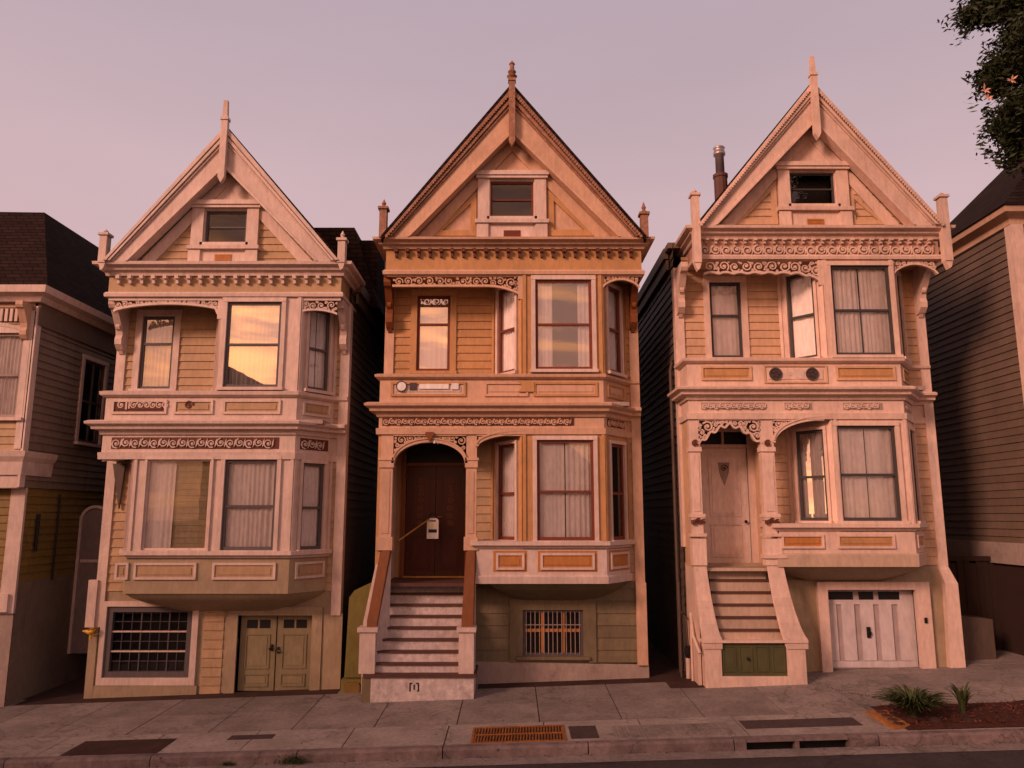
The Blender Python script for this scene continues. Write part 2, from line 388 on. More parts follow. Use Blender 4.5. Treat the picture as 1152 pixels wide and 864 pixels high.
# ------------------------------------------------------------------ windows
def curtain(fr, u0, u1, z0, z1, n, seed, mode='full', mat='curtain', parent=None):
    g = random.Random(seed); mb = MB(); mb.recalc = False
    parts = [(u0, u1)] if mode == 'full' else [(u0, u0+(u1-u0)*.30), (u1-(u1-u0)*.24, u1)]
    if mode == 'left': parts = [(u0, u0+(u1-u0)*.42)]
    if mode == 'pair': m = (u0+u1)/2; parts = [(u0, m-.01), (m+.01, u1)]
    for a, b in parts:
        k = max(14, int((b-a)*70)); ph = g.random()*6; fq = 2*math.pi/(.075+.03*g.random()); rows = 7; wob = g.uniform(.8,1.9)
        vs = []
        for j in range(rows):
            t = j/(rows-1)
            for i in range(k+1):
                u = a+(b-a)*i/k
                d = math.sin(u*fq+ph+wob*math.sin(u*7+ph)+.8*math.sin(u*3.1+ph*2)+.35*t*math.sin(u*5))*(.012+.012*t)*(.65+.5*math.sin(u*4.3+ph))+.008*math.sin(u*23+2*t)
                vs.append(fr(u, n+d, z1-(z1-z0)*t+(.012*math.sin(u*17+ph) if j == 0 else 0)))
        fs = [(j*(k+1)+i, (j+1)*(k+1)+i, (j+1)*(k+1)+i+1, j*(k+1)+i+1) for j in range(rows-1) for i in range(k)]
        mb.add(vs, fs)
    return smooth(mb.build('curtain', mat, parent))
def window(root, fr, u0, u1, z0, z1, cas=.10, cm='trim1', sm='greyframe', gl='gclear', cur='full', cmat='curtain', seed=1, head=.0, rail=.5, sash=.055, sill=True, label=None):
    """outer opening u0..u1, z0..z1 (edge of the sash); casing lies outside it"""
    c = MB()
    if cas:
        c.box(fr,u0-cas,u0,0,.045,z0,z1); c.box(fr,u1,u1+cas,0,.045,z0,z1)
        c.box(fr,u0-cas,u1+cas,0,.052,z1,z1+cas)
        if head: c.box(fr,u0-cas-.05,u1+cas+.05,0,.13,z1+cas+.002,z1+cas+.002+head); c.box(fr,u0-cas-.02,u1+cas+.02,0,.09,z1+cas*.6,z1+cas+.001)
        if sill: c.box(fr,u0-cas-.02,u1+cas+.02,0,.10,z0-.06,z0)
        else: c.box(fr,u0-cas,u1+cas,0,.052,z0-cas,z0)
    # reveals
    c.box(fr,u0-.012,u0,-.13,-.001,z0,z1); c.box(fr,u1,u1+.012,-.13,-.001,z0,z1); c.box(fr,u0,u1,-.13,-.001,z1,z1+.012); c.box(fr,u0,u1,-.13,-.001,z0-.012,z0)
    w = c.build('window', cm, root)
    if label: w['label'] = label
    s = MB(); zm = z0+(z1-z0)*(rail or 0)
    s.box(fr,u0,u0+sash,-.05,-.005,z0,z1); s.box(fr,u1-sash,u1,-.05,-.005,z0,z1)
    s.box(fr,u0+sash,u1-sash,-.048,-.007,z1-sash,z1); s.box(fr,u0+sash,u1-sash,-.048,-.007,z0,z0+sash*1.15)
    if rail: s.box(fr,u0+sash,u1-sash,-.047,-.004,zm-sash*.42,zm+sash*.42)
    s.build('sash', sm, w)
    p = MB(); p.recalc = False
    a, b = u0+sash, u1-sash
    if rail:
        p.quad(fr(a,-.03,zm),fr(b,-.03,zm),fr(b,-.03,z1-sash),fr(a,-.03,z1-sash)); p.quad(fr(a,-.036,z0+sash),fr(b,-.036,z0+sash),fr(b,-.036,zm),fr(a,-.036,zm))
    else: p.quad(fr(a,-.03,z0+sash),fr(b,-.03,z0+sash),fr(b,-.03,z1-sash),fr(a,-.03,z1-sash))
    p.build('pane', gl, w)
    if cur: curtain(fr, u0+.01, u1-.01, z0+.02, z1-.02, -.085, seed, cur, cmat, w)
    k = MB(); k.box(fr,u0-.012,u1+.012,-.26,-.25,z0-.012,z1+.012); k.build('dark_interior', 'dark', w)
    return w

# ------------------------------------------------------------------ gable
def rake(mb, fr, xl, xr, cx, za, xli, xri, zai, zc, t0, t1, n0, n1):
    L = lambda a, b, t: a+(b-a)*t
    for (fo, fi) in ((xl, xli), (xr, xri)):
        A = (L(fo,fi,t0), zc); B = (cx, L(za,zai,t0)); C = (cx, L(za,zai,t1)); D = (L(fo,fi,t1), zc)
        mb.prism(fr, [A,B,C,D], n0, n1)
def finial_post(mb, fr, u, w, z0, z1, zt, n0=0, n1=.14):
    mb.box(fr,u-w/2,u+w/2,n0,n1,z0,z1); mb.box(fr,u-w/2-.03,u+w/2+.03,n0-.03,n1+.03,z1,z1+.05)
    c = fr(u,(n0+n1)/2,0); h = zt-z1-.05
    mb.lathe(c[0], c[1], [(w*.34,z1+.05),(w*.5,z1+.05+h*.12),(w*.2,z1+.05+h*.3),(w*.34,z1+.05+h*.5),(w*.16,z1+.05+h*.78),(.008,zt)], 10)
def bracket(mb, fr, u0, u1, z_top, h, d):
    """S-shaped console: profile in (n,z), extruded between u0 and u1"""
    pr = [(0,0),(1,0),(1,-.10),(.93,-.17),(.80,-.20),(.70,-.28),(.55,-.42),(.40,-.55),(.36,-.66),(.42,-.74),(.40,-.85),(.25,-.95),(0,-1)]
    k = len(pr); vs = [fr(u0,n*d,z_top+z*h) for n,z in pr]+[fr(u1,n*d,z_top+z*h) for n,z in pr]
    mb.add(vs, [tuple(range(k)), tuple(range(2*k-1,k-1,-1))]+[(i,(i+1)%k,(i+1)%k+k,i+k) for i in range(k)])

def dome(mb, outer, zt, zb, cxy):
    rings = []; K = 6
    for i in range(K+1):
        t = i/K; s = 1-t**1.25; z = zt+(zb-zt)*(t**.85)
        # shrink towards the wall line (Y stays at the wall) 
        rings.append([(cxy[0]+(x-cxy[0])*(.45+.55*s), y*(s if y < 0 else 1)-(.001 if y >= 0 else 0), z) for x, y in outer])
    vs = [p for r in rings for p in r]; k = len(outer)
    fs = [(i*k+j, (i+1)*k+j, (i+1)*k+j+1, i*k+j+1) for i in range(K) for j in range(k-1)]
    mb.add(vs, fs)

def house(S):
    xL, xR, bL, bR, cL, cR, pL = S['xL'], S['xR'], S['bL'], S['bR'], S['cL'], S['cR'], S['pL']
    T, OC, SM = S['trim'], S['och'], S['sash']
    root = thing('victorian_house', S['label'], 'house', ((xL+xR)/2, 0, gz((xL+xR)/2, 0)))
    root['group'] = 'victorian row houses'
    fF, f0 = front(F), front(0)
    z = {k: Z(v, F) for k, v in S['z'].items()}
    gL, gR, cx = S['gL'], S['gR'], S['cx']
    chk_l = Fr((cL, 0), (bL, F)); chk_r = Fr((bR, F), (cR, 0))
    fU = Fr((bL, F), (bR, F)); bw = bR-bL
    # ---- gable roof
    zc, za = z['zc'], z['apex']; GF = F-.22; fG = front(GF)
    r = MB(); up = .09 if S['id'] == 2 else .035
    for a, b in ((gL-.06, cx), (gR+.06, cx)):
        ye = GF-.10 if S['id'] == 2 else GF-.03
        p = [(a, ye, zc+.0), (cx, ye, za+up), (cx, 11.5, za+up), (a, 11.5, zc+.0)]
        q = [(x, y, zz-.10) for x, y, zz in p]
        r.hexa(q[:]+p[:])
    r.build('roof', S.get('roof','roof1'), root)
    # rake boards
    A = dict(xl=gL, xr=gR, cx=cx, za=za, xli=S['gi'][0], xri=S['gi'][1], zai=z['iapex'], zc=zc)
    m = MB(); rake(m, fG, **A, t0=.0, t1=.15, n0=-.02, n1=.10); rake(m, fG, **A, t0=.15, t1=.20, n0=-.02, n1=.03); rake(m, fG, **A, t0=.20, t1=.30, n0=-.02, n1=.085); rake(m, fG, **A, t0=.30, t1=.34, n0=-.02, n1=.03); rake(m, fG, **A, t0=.34, t1=.39, n0=-.02, n1=.055)
    if S['id'] != 1:      # carved rope bead along the crown board
        for fo, fi in ((gL, S['gi'][0]), (gR, S['gi'][1])):
            for k in range(64):
                t = (k+.5)/64; q = .06
                px = (fo+(fi-fo)*q)*(1-t)+cx*t; pz = zc*(1-t)+(za+(z['iapex']-za)*q)*t
                m.prism(fG, [(px-.02,pz-.08),(px+.03,pz-.065),(px+.02,pz-.015),(px-.03,pz-.03)], .10, .12)
    m.build('rake_moulding', S.get('crown', T), root)
    m = MB(); rake(m, fG, **A, t0=.39, t1=1.0, n0=-.02, n1=.02); rake(m, fG, **A, t0=.94, t1=1.03, n0=-.2, n1=.05)
    m.build('rake_board', S.get('rakem', T), root)
    # gable wall, recessed
    fW = front(F+.07)
    sl = lambda zz: (zz-zc)/(z['iapex']-zc)
    xi0, xi1 = S['gi']
    uL = lambda zz: xi0-.25+(cx-xi0+.25)*min(1, sl(zz)/1.12); uR = lambda zz: xi1+.25+(cx-xi1-.25)*min(1, sl(zz)/1.12)
    gw = S['gwin']; yg = F+.07
    wu0, wu1 = X(gw[0], gw[1], yg), X(gw[2], gw[1], yg); wz1, wz0 = Z(gw[1], yg), Z(gw[3], yg)
    hole = [(wu0, wu1, wz0, wz1)]
    g = MB()
    if S['id'] == 2: g.flat(fW, zc, z['iapex']+.1, uL, uR, hole)
    else: g.lap(fW, zc, z['iapex']+.1, uL, uR, hole, h=.155)
    g.build('gable_wall', 'trim2' if S['id'] == 2 else OC, root)
    g = MB(); ins = .02      # inner trim triangle
    B = dict(xl=xi0+.06, xr=xi1-.06, cx=cx, za=z['iapex']+.02, xli=xi0+.36, xri=xi1-.36, zai=z['iapex']-.28, zc=zc)
    rake(g, fW, **B, t0=0, t1=1, n0=0, n1=.05); g.box(fW, xi0, xi1, 0, .052, zc-.02, zc+.09)
    hz = wz1+.22
    if S['id'] != 2: g.prism(fW, [(uL(hz), hz), (uR(hz), hz), (cx, zc+1.12*(z['iapex']-zc)-.02)], .0, .03)
    g.build('gable_trim', 'trim2' if S['id'] == 2 else T, root)
    # side pilasters and base of the gable window
    g = MB(); cw = .26; T2 = S.get('gtrim', T)
    g.box(fW, wu0-cw, wu0-.02, 0, .10, zc+.02, wz1+.10); g.box(fW, wu1+.02, wu1+cw, 0, .10, zc+.02, wz1+.10)
    g.box(fW, wu0-cw-.06, wu1+cw+.06, 0, .17, wz1+.10, wz1+.19); g.box(fW, wu0-cw-.03, wu1+cw+.03, 0, .14, wz1+.04, wz1+.10)
    g.box(fW, wu0-cw-.05, wu1+cw+.05, 0, .16, wz0-.16, wz0-.08); g.box(fW, wu0-.02, wu1+.02, 0, .075, zc+.02, wz0-.16)
    g.box(fW, wu0-cw-.02, wu0-.04, .1, .125, zc+.02, wz0-.17); g.box(fW, wu1+.04, wu1+cw+.02, .1, .125, zc+.02, wz0-.17)
    g.build('window_surround', T2, root)
    g = MB(); vm = (wu0+wu1)/2; g.box(fW, vm-.17, vm+.17, .075, .09, zc+.07, zc+.22)
    for k in range(4): g.box(fW, vm-.15, vm+.15, .09, .098, zc+.085+k*.033, zc+.10+k*.033)
    g.build('vent', S.get('ventm', 'orange'), root)
    window(root, fW, wu0, wu1, wz0, wz1, cas=.05, cm=T2, sm=S.get('gsash', SM), gl='gclear', cur=None, rail=.5, sash=.04, sill=True)
    if S['id'] in (2, 3):     # framed triangles beside the gable window
        for sg in (-1, 1):
            e = (wu0-cw-.03) if sg < 0 else (wu1+cw+.03)
            tip = (uL if sg < 0 else uR); zb_ = zc+.12
            far = tip(zb_)-sg*.55; zt_ = zc+.12+abs(far-e)*1.02
            o_ = [(e, zb_), (e, zt_), (far, zb_)]; cc = (sum(p[0] for p in o_)/3, sum(p[1] for p in o_)/3)
            q = MB(); inner = [(cc[0]+(a-cc[0])*.62, cc[1]+(b-cc[1])*.62) for a, b in o_]
            for i in range(3): j = (i+1) % 3; q.prism(fW, [o_[i], o_[j], inner[j], inner[i]], .0, .045)
            q.build('triangle_trim', 'och2' if S['id'] == 2 else 'och3', root)
    # apex finial
    fn = S['fin']; q = MB(); ft, fb = Z(fn[1], GF), Z(fn[2], GF); tm = za+.1
    q.prism(fG, [(cx-.065, tm), (cx+.065, tm), (cx+.065, fb+.12), (cx, fb), (cx-.065, fb+.12)], .06, .17)
    q.box(fG, cx-.08, cx+.08, .04, .19, tm, tm+.06); cc = fG(cx, .115, 0)
    if S['id'] == 2: q.lathe(cc[0], cc[1], [(.07,tm+.07),(.11,tm+.12),(.05,tm+.17),(.09,tm+.22),(.05,tm+.27),(.045,ft-.1),(.065,ft-.08),(.01,ft)], 10)
    else: q.prism(fG, [(cx-.055, tm+.07), (cx+.05, tm+.07), (cx+.035, ft), (cx-.045, ft)], .07, .16)
    q.build('finial', S.get('crown', T), root)
    # ---- top cornice, dentils, frieze
    pt = [(gL, .5), (gL, F), (gR, F), (gR, .5)]
    c = MB(); zcb = z['cb']; hh = zc-zcb
    c.sweep(pt, [(0,zcb),(.05,zcb),(.07,zcb+hh*.25),(.14,zcb+hh*.4),(.15,zcb+hh*.62),(.24,zcb+hh*.75),(.25,zc),(0,zc+.02)])
    c.build('cornice', T, root)
    zdb = z['db']; zfb = z['fb']
    c = MB(); c.sweep(pt, [(-.04,zfb),(0,zfb),(0,zcb),(-.04,zcb)]); c.build('frieze', S.get('friezem', OC), root)
    c = MB(); nd = S['nd']
    for k in range(nd):
        u = gL+.1+(gR-gL-.2)*(k+.5)/nd; w_ = (gR-gL)/nd*.15
        c.box(fF, u-w_, u+w_, .0, .12, zcb-(zcb-zdb)*.45, zcb+.0); c.box(fF, u-w_*.7, u+w_*.7, .0, .07, zdb+.0, zcb-(zcb-zdb)*.45)
    c.split('dentil', S.get('dentm', T), root)
    if S['id'] == 3:
        c = MB(); scrolls(c, fF, gL+.06, gR-.06, z['db']-.02-.24, z['db']-.01, 0, .05, .034, 5); c.build('carved_frieze', T, root)
    c = MB(); c.sweep(pt, [(0,zfb-.06),(.05,zfb-.06),(.06,zfb),(.03,zfb+.04),(0,zfb+.04)]); c.build('frieze_moulding', T, root)
    # soffit over the upper porch
    c = MB(); c.wbox(gL+.01, gR-.01, F+.01, 0.3, zfb-.05, zfb+.01); c.build('porch_ceiling', OC, root)
    # corner posts with finials
    for u, pk, zt_ in ((gL-.04, 'cpl', 0), (gR+.04, 'cpr', 0)):
        yy = F-.16; fq = front(F-.0); a, b, t_ = S[pk]
        q = MB(); finial_post(q, fq, u, .145, Z(a, F), Z(b, F), Z(t_, F), .12, .29)
        if S['id'] != 2:
            q.prism(fq, [(u-.07, Z(a,F)), (u+.07, Z(a,F)), (u+.04, Z(a,F)-.12), (u-.01, Z(a,F)-.16)], .14, .27)
        q.build('corner_post', S.get('crown', T), root)
    # console brackets under the overhang
    for u in (xL+.01, xR-.15):
        q = MB(); bracket(q, f0, u, u+.14, zfb-.06, 1.0, .62); bracket(q, f0, u+.03, u+.11, zfb-.5, .62, .32); q.build('bracket', S.get('brk', T), root)
    # ---- upper storey
    ub, ut = z['rt'], zfb-.05
    pw = S['pwin']; pu0, pu1, pz1, pz0 = X(pw[0],pw[1],0), X(pw[2],pw[1],0), Z(pw[1],0), Z(pw[3],0)
    zfloor_u = z['pb']
    w = MB(); w.lap(f0, zfloor_u, ut+.3, xL+.15, cL+.05, [(pu0,pu1,pz0,pz1)]); w.lap(f0, zfloor_u, ut+.3, cR-.02, xR-.14)
    w.split('upper_wall', OC, root)
    window(root, f0, pu0, pu1, pz0, pz1, cas=.13, cm=S.get('pcas', T), sm=SM, gl=S['pgl'], cur='full', cmat='curtain2', seed=S['id']*9, rail=S['prail'])
    for frm, key, nm in ((chk_l, 'ucl', 'l'), (fU, 'ufr', 'f'), (chk_r, 'ucr', 'r')):
        zt_, zb_ = S['uz']; L = frm.L; zz1, zz0 = Z(zt_, F), Z(zb_, F)
        if nm == 'f': a, b = X(S['uf'][0], zt_, F)-bL, X(S['uf'][1], zt_, F)-bL
        else: a, b = .2, L-.2; zz1 -= .05
        q = MB(); q.flat(frm, z['rb']+.01, ut+.02, 0, L, [(a,b,zz0,zz1)])
        q.box(frm, 0, .07, 0, .03, ub, ut); q.box(frm, L-.07, L, 0, .03, ub, ut)
        q.build('bay_wall', S.get('baym', T), root)
        window(root, frm, a, b, zz0, zz1, cas=.085 if nm == 'f' else .06, cm=S.get('bayc', T), sm=SM, gl=S['ugl'][nm], cur=S['ucur'][nm], seed=S['id']*7+len(nm)+ord(nm), rail=.5)
    # upper lace spandrels
    lt, lb = z['lt'], z['lb']
    u0, u1 = gL+.14, bL+.02
    def arch_lo(u, a=u0, b=u1, lo=lb, hi=lt, k=S['id']):
        t = (u-a)/(b-a)
        if k == 1: return lo+(hi-lo)*.72*math.sin(max(0,min(1,t))*math.pi)**.6-(.10 if t > .93 else 0)
        d = max(0, (t-.72)/.28)
        return lo+.03*(1 if k == 2 else abs(math.sin(t*26))*1.3)-(lb-z['ld'])*d*d
    q = MB(); q.box(fF, u0-.12, bL, -.05, .0, lt, ut+.01)
    pack(q, fF, u0, u1-.02, arch_lo, lt, -.045, -.01, .026, S['id']*3, rmax=.11 if S['id'] != 1 else .08)
    pts = [(u0+(u1-u0)*i/40, arch_lo(u0+(u1-u0)*i/40)) for i in range(41)]
    q.ribbon(fF, pts, .045, -.06, .01)
    q.box(fF, bL-.09, bL-.0, -.05, .02, z['ld']-.05, lt+.001)
    q.build('fretwork', T, root)
    q = MB(); a, b = bR+.02, gR-.06
    lo2 = lambda u: lb+(lt-lb)*.75*(math.sin(max(0,min(1,(u-a)/(b-a)))*math.pi)**.7)*(1 if S['id'] != 1 else .35) + (0 if S['id'] != 1 else -(u-a)/(b-a)*.06)
    q.box(fF, a-.04, b+.06, -.05, .0, lt, ut+.01)
    pack(q, fF, a, b, lo2, lt, -.045, -.01, .022, S['id']*3+1, rmax=.08)
    q.ribbon(fF, [(a+(b-a)*i/20, lo2(a+(b-a)*i/20)) for i in range(21)], .04, -.06, .01)
    q.build('fretwork', T, root)
    # ---- belt: rail, panel band, mid cornice, lower frieze
    path = [(pL, 0.0), (pL, F), (bR, F), (cR, 0), (xR+.02, 0)]
    zr0, zpb, zcc, zfr, ztr = z['rb'], z['pb'], z['ccb'], z['frb'], z['trb']
    c = MB(); c.sweep(path, [(-.1,zpb),(0,zpb),(0,zr0),(-.1,zr0)]); c.build('parapet', S.get('parm', T), root)
    c = MB(); c.sweep(path, [(-.12,zr0),(.03,zr0),(.09,zr0+.04),(.10,z['rt']-.02),(.03,z['rt']+.005),(-.12,z['rt'])]); c.build('parapet_rail', T, root)
    c = MB(); hh = zpb-zcc
    c.sweep(path, [(-.1,zcc),(.04,zcc),(.06,zcc+hh*.3),(.16,zcc+hh*.4),(.17,zcc+hh*.6),(.25,zcc+hh*.78),(.26,zpb-.01),(.2,zpb+.02),(0,zpb+.05),(-.1,zpb+.05)])
    c.build('belt_cornice', S.get('beltm', T), root)
    c = MB(); c.wbox(pL+.01, cR-.05, F+.05, .6, zpb-.02, zpb+.06); c.build('balcony_floor', 'plinth', root)
    c = MB(); c.sweep(path, [(-.1,ztr-.02),(0,ztr-.02),(0,zcc+.01),(-.1,zcc+.01)]); c.build('lower_frieze', S.get('lfm', T), root)
    c = MB(); c.sweep(path, [(0,ztr-.03),(.04,ztr-.03),(.05,zfr-.02),(0,zfr-.01)]); c.build('frieze_moulding', T, root)
    # lower storey frieze carving
    fa, fb_ = z['fr0'], z['fr1']
    for (a, b, mt, bk) in S['lace']:
        a, b = X(a, 480, F), X(b, 480, F)
        o = MB(); o.box(fF, a, b, 0, .006, fa, fb_); ob = o.build('frieze_panel', bk, root)
        q = MB(); scrolls(q, fF, a+.01, b-.01, fa+.005, fb_-.005, .006, .034, .024, int(a*10)); q.build('carving', mt, ob)
    # cheek copy
    o = MB(); o.box(chk_r, .12, chk_r.L-.12, 0, .006, fa, fb_); ob = o.build('frieze_panel', S['lace'][0][3], root)
    q = MB(); scrolls(q, chk_r, .13, chk_r.L-.13, fa+.005, fb_-.005, .006, .028, .022, 77); q.build('carving', S['lace'][0][2], ob)
    # belt panels
    for (a, b, fm, fd) in S['bpan']:
        pa, pb_ = zpb+.16, zr0-.05
        panel(S, T, fF, X(a,460 if S['id']==1 else 435,F), X(b,460 if S['id']==1 else 435,F), pa, pb_, fm, fd, root)
    panel(S, T, chk_r, .14, chk_r.L-.12, zpb+.16, zr0-.05, S['bpan'][-1][2], S['bpan'][-1][3], root)
    # ---- lower storey
    zs, zsb, zbb = z['sl'], z['slb'], z['bb']
    lL, lcl = S['lL'], S['lcl']        # left corner of the bay base on F, and its root on the wall
    bt = ztr-.02
    fl = S['lwin']
    if S['id'] == 1:
        ll = Fr((lcl, 0), (lL, F)); lf = Fr((lL, F), (bR, F))
        faces = [(ll, [(.14, ll.L-.14)]), (lf, [(X(163,570,F)-lL, X(235,570,F)-lL), (X(251,570,F)-lL, X(310,570,F)-lL)]), (chk_r, [(.2, chk_r.L-.2)])]
    else:
        faces = [(chk_l, [(.2, chk_l.L-.2)]), (fU, [(X(fl[0],540,F)-bL, X(fl[1],540,F)-bL)]), (chk_r, [(.2, chk_r.L-.2)])]
    zz1, zz0 = Z(S['lz'][0], F), Z(S['lz'][1], F)
    for i, (frm, ws) in enumerate(faces):
        dz = .05 if i != 1 else 0
        q = MB(); q.flat(frm, zsb-.02, bt+.01, 0, frm.L, [(a,b,zz0,zz1-dz) for a,b in ws]); q.box(frm,0,.06,0,.03,zs,bt); q.box(frm,frm.L-.06,frm.L,0,.03,zs,bt)
        q.build('bay_wall', S.get('baym', T), root)
        for j, (a, b) in enumerate(ws):
            big = S['id'] == 1 and i == 1 and j == 0
            window(root, frm, a, b, zz0, zz1-dz, cas=.05 if big else (.08 if i == 1 else .06), cm=S.get('bayc', T), sm='trim1' if big else SM, gl=S['lgl'][i],
                   cur=S['lcur'][i] if not big else 'left', seed=S['id']*31+i*3+j, rail=None if big else .48, sash=.035 if big else .055)
            if big:
                q = MB(); q.recalc = False; q.lap(frm, zz0+.01, zz1-.01, a+(b-a)*.3, b-.01, h=.115, t=.012, n=-.12)
                q.build('window_blind', 'blind', root)
    # main wall left of the bay, lower
    if S['id'] == 1:
        q = MB(); q.lap(f0, z['bb']-.02, bt+.02, xL+.12, lcl+.02); q.lap(f0, zbb-.02, bt+.02, cR-.02, xR-.14); q.split('lower_wall', OC, root)
        q = MB(); q.prism(fF, [(pL+.02, zcc-.2), (pL+.5, zcc-.2), (pL+.95, ztr+.0), (pL+.02, ztr-.07)], -.03, -.01); q.build('awning_board', T, root)
        q = MB(); q.prism(f0, [(lcl-.35, bt-.05), (lcl-.1, bt-.05), (lcl-.16, bt-.95)], .03, .09); q.build('bracket', 'sidedark', root)
    else:
        q = MB(); q.lap(f0, zsb-.02, bt+.02, S['drx'], cL+.05); q.lap(f0, zbb-.02, bt+.02, cR-.02, xR-.14); q.split('lower_wall', S.get('lowm', OC), root)
    # bay base: sill, panel band, dome underneath
    pb2 = [(lcl, 0), (lL, F), (bR, F), (cR, 0)] if S['id'] == 1 else [(lL, 0), (lL, F), (bR, F), (cR, 0)]
    BM = S['bbm']
    c = MB(); c.sweep(pb2, [(-.1,zbb),(0,zbb),(0,zsb),(-.1,zsb)]); c.build('bay_base', BM, root)
    c = MB(); c.sweep(pb2, [(-.12,zsb),(.03,zsb),(.05,zsb+.04),(.11,zsb+.06),(.11,zs),(-.12,zs+.01)]); c.build('bay_sill', T if S['id'] != 2 else 'trim2w', root)
    if S['id'] != 1:
        c = MB(); zq = z['plb']; c.sweep(pb2, [(0,zbb-.01),(.035,zbb-.01),(.045,zq-.03),(0,zq)]); c.build('bay_moulding', S['bbm2'], root)
    for (a, b, fm, fd) in S['lpan']:
        q0 = Z(S['lpz'][1], F); q1 = Z(S['lpz'][0], F)
        if S['id'] == 2:
            o = MB(); o.box(fF, X(a,630,F)-.05, X(b,630,F)+.05, 0, .004, q0-.04, q1+.04); o.build('panel_ground', 'orange', root)
        panel(S, T, fF, X(a,630,F), X(b,630,F), q0, q1, fm, fd, root, n=.004)
    q0 = Z(S['lpz'][1], F); q1 = Z(S['lpz'][0], F)
    if S['id'] == 2:
        o = MB(); o.box(chk_r, .08, chk_r.L-.06, 0, .004, q0-.04, q1+.04); o.build('panel_ground', 'orange', root)
    panel(S, T, chk_r, .13, chk_r.L-.11, q0, q1, S['lpan'][-1][2], S['lpan'][-1][3], root, n=.004)
    d = MB(); d.recalc = False
    dx0 = lL if S['id'] != 2 else lL+.25
    outer = [(dx0-.02 if S['id'] != 1 else lcl, 0), (dx0, F+.02), (bR-.01, F+.02), (cR-.01, 0)]
    if S['id'] == 2: outer[0] = (dx0, 0)
    ou = []
    for (p, q_) in zip(outer, outer[1:]):
        for i in range(8): ou.append((p[0]+(q_[0]-p[0])*i/8, p[1]+(q_[1]-p[1])*i/8))
    ou.append(outer[-1])
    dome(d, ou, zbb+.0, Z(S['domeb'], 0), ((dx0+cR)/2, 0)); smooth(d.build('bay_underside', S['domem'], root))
    c = MB(); c.wbox(lL+.01, bR-.02, F+.02, .1, zbb+.001, zbb+.02); c.build('bay_floor', S['domem'], root)
    # ---- corner boards
    gzl, gzr = gz(xL, 0)-.05, gz(xR, 0)-.05
    c = MB()
    for (a, b) in ((xL, xL+.16), (xR-.16, xR)):
        zb0 = S['cbz'][0] if a == xL else S['cbz'][1]
        c.wbox(a, b, -.05, .0, zb0, zfb); 
    c.wbox(xL-.03, xL, -.05, .16, S['cbz'][0], zfb); c.wbox(xR, xR+.03, -.05, .16, S['cbz'][1], zfb)
    c.split('corner_board', T, root)
    # ---- side, back walls
    fl_ = Fr((xL, 11.5), (xL, 0)); fr_ = Fr((xR, 0), (xR, 11.5))
    q = MB(); q.lap(fl_, gzl-.1, zc, 0, 11.5, h=.18); q.lap(fr_, gzr-.1, zc, 0, 11.5, h=.18)
    fb2 = Fr((xR, 11.5), (xL, 11.5)); q.flat(fb2, gzl-.1, zc, 0, xR-xL); q.prism(front(11.5), [(gL,zc),(gR,zc),(cx,za)], -.02, 0)
    q.build('side_wall', S['sidem'], root)
    return root, z

# ------------------------------------------------------------------ the three houses
S1 = dict(id=1, label='leftmost gabled house, straw yellow siding, pale trim, brown double garage door and no steps',
  xL=-8.18, xR=-3.40, bL=-5.80, bR=-4.22, cL=-6.15, cR=-3.66, pL=-7.97, cx=-5.86, gL=-8.12, gR=-3.44,
  gi=(X(143,297,F-.22), X(356,297,F-.22)), trim='trim1', och='och1', sash='greyframe', sidem='sidedark',
  z=dict(apex=150, iapex=193, zc=298, cb=311, db=320, fb=331, lt=338, lb=350, ld=356, rt=440, rb=447, pb=475, ccb=489, fr0=505, fr1=492, frb=508, trb=515, sl=620, slb=628, bb=668),
  gwin=(233,238,279,274), fin=(256,117,209), nd=19, cpl=(300,270,262), cpr=(300,276,264),
  pwin=(162,356,198,438), pgl='gmid', prail=.62, uz=(340,436), uf=(257,318),
  ugl=dict(l='gmid', f='gbright', r='gclear'), ucur=dict(l='full', f='full', r='pair'),
  lace=[(127,315,'trim1','darkred')], bpan=[(126,188,'trim1','darkred'),(196,240,'trim1','och1'),(251,316,'trim1','och1')],
  lL=-7.3, lcl=-7.72, lwin=(251,310), lz=(517,619), lgl=['gclear','gclear','gclear'], lcur=['full','full','full'],
  bbm='olive1', lpan=[(152,234,'trim1','och1'),(240,310,'trim1','och1')], lpz=(633,652), domeb=688, domem='olive1', cbz=(Z(705,0), Z(692,0)), friezem='och1')
S1['lpan'] = [(131,146,'trim1','och1'),(152,222,'trim1','och1'),(240,311,'trim1','och1')]
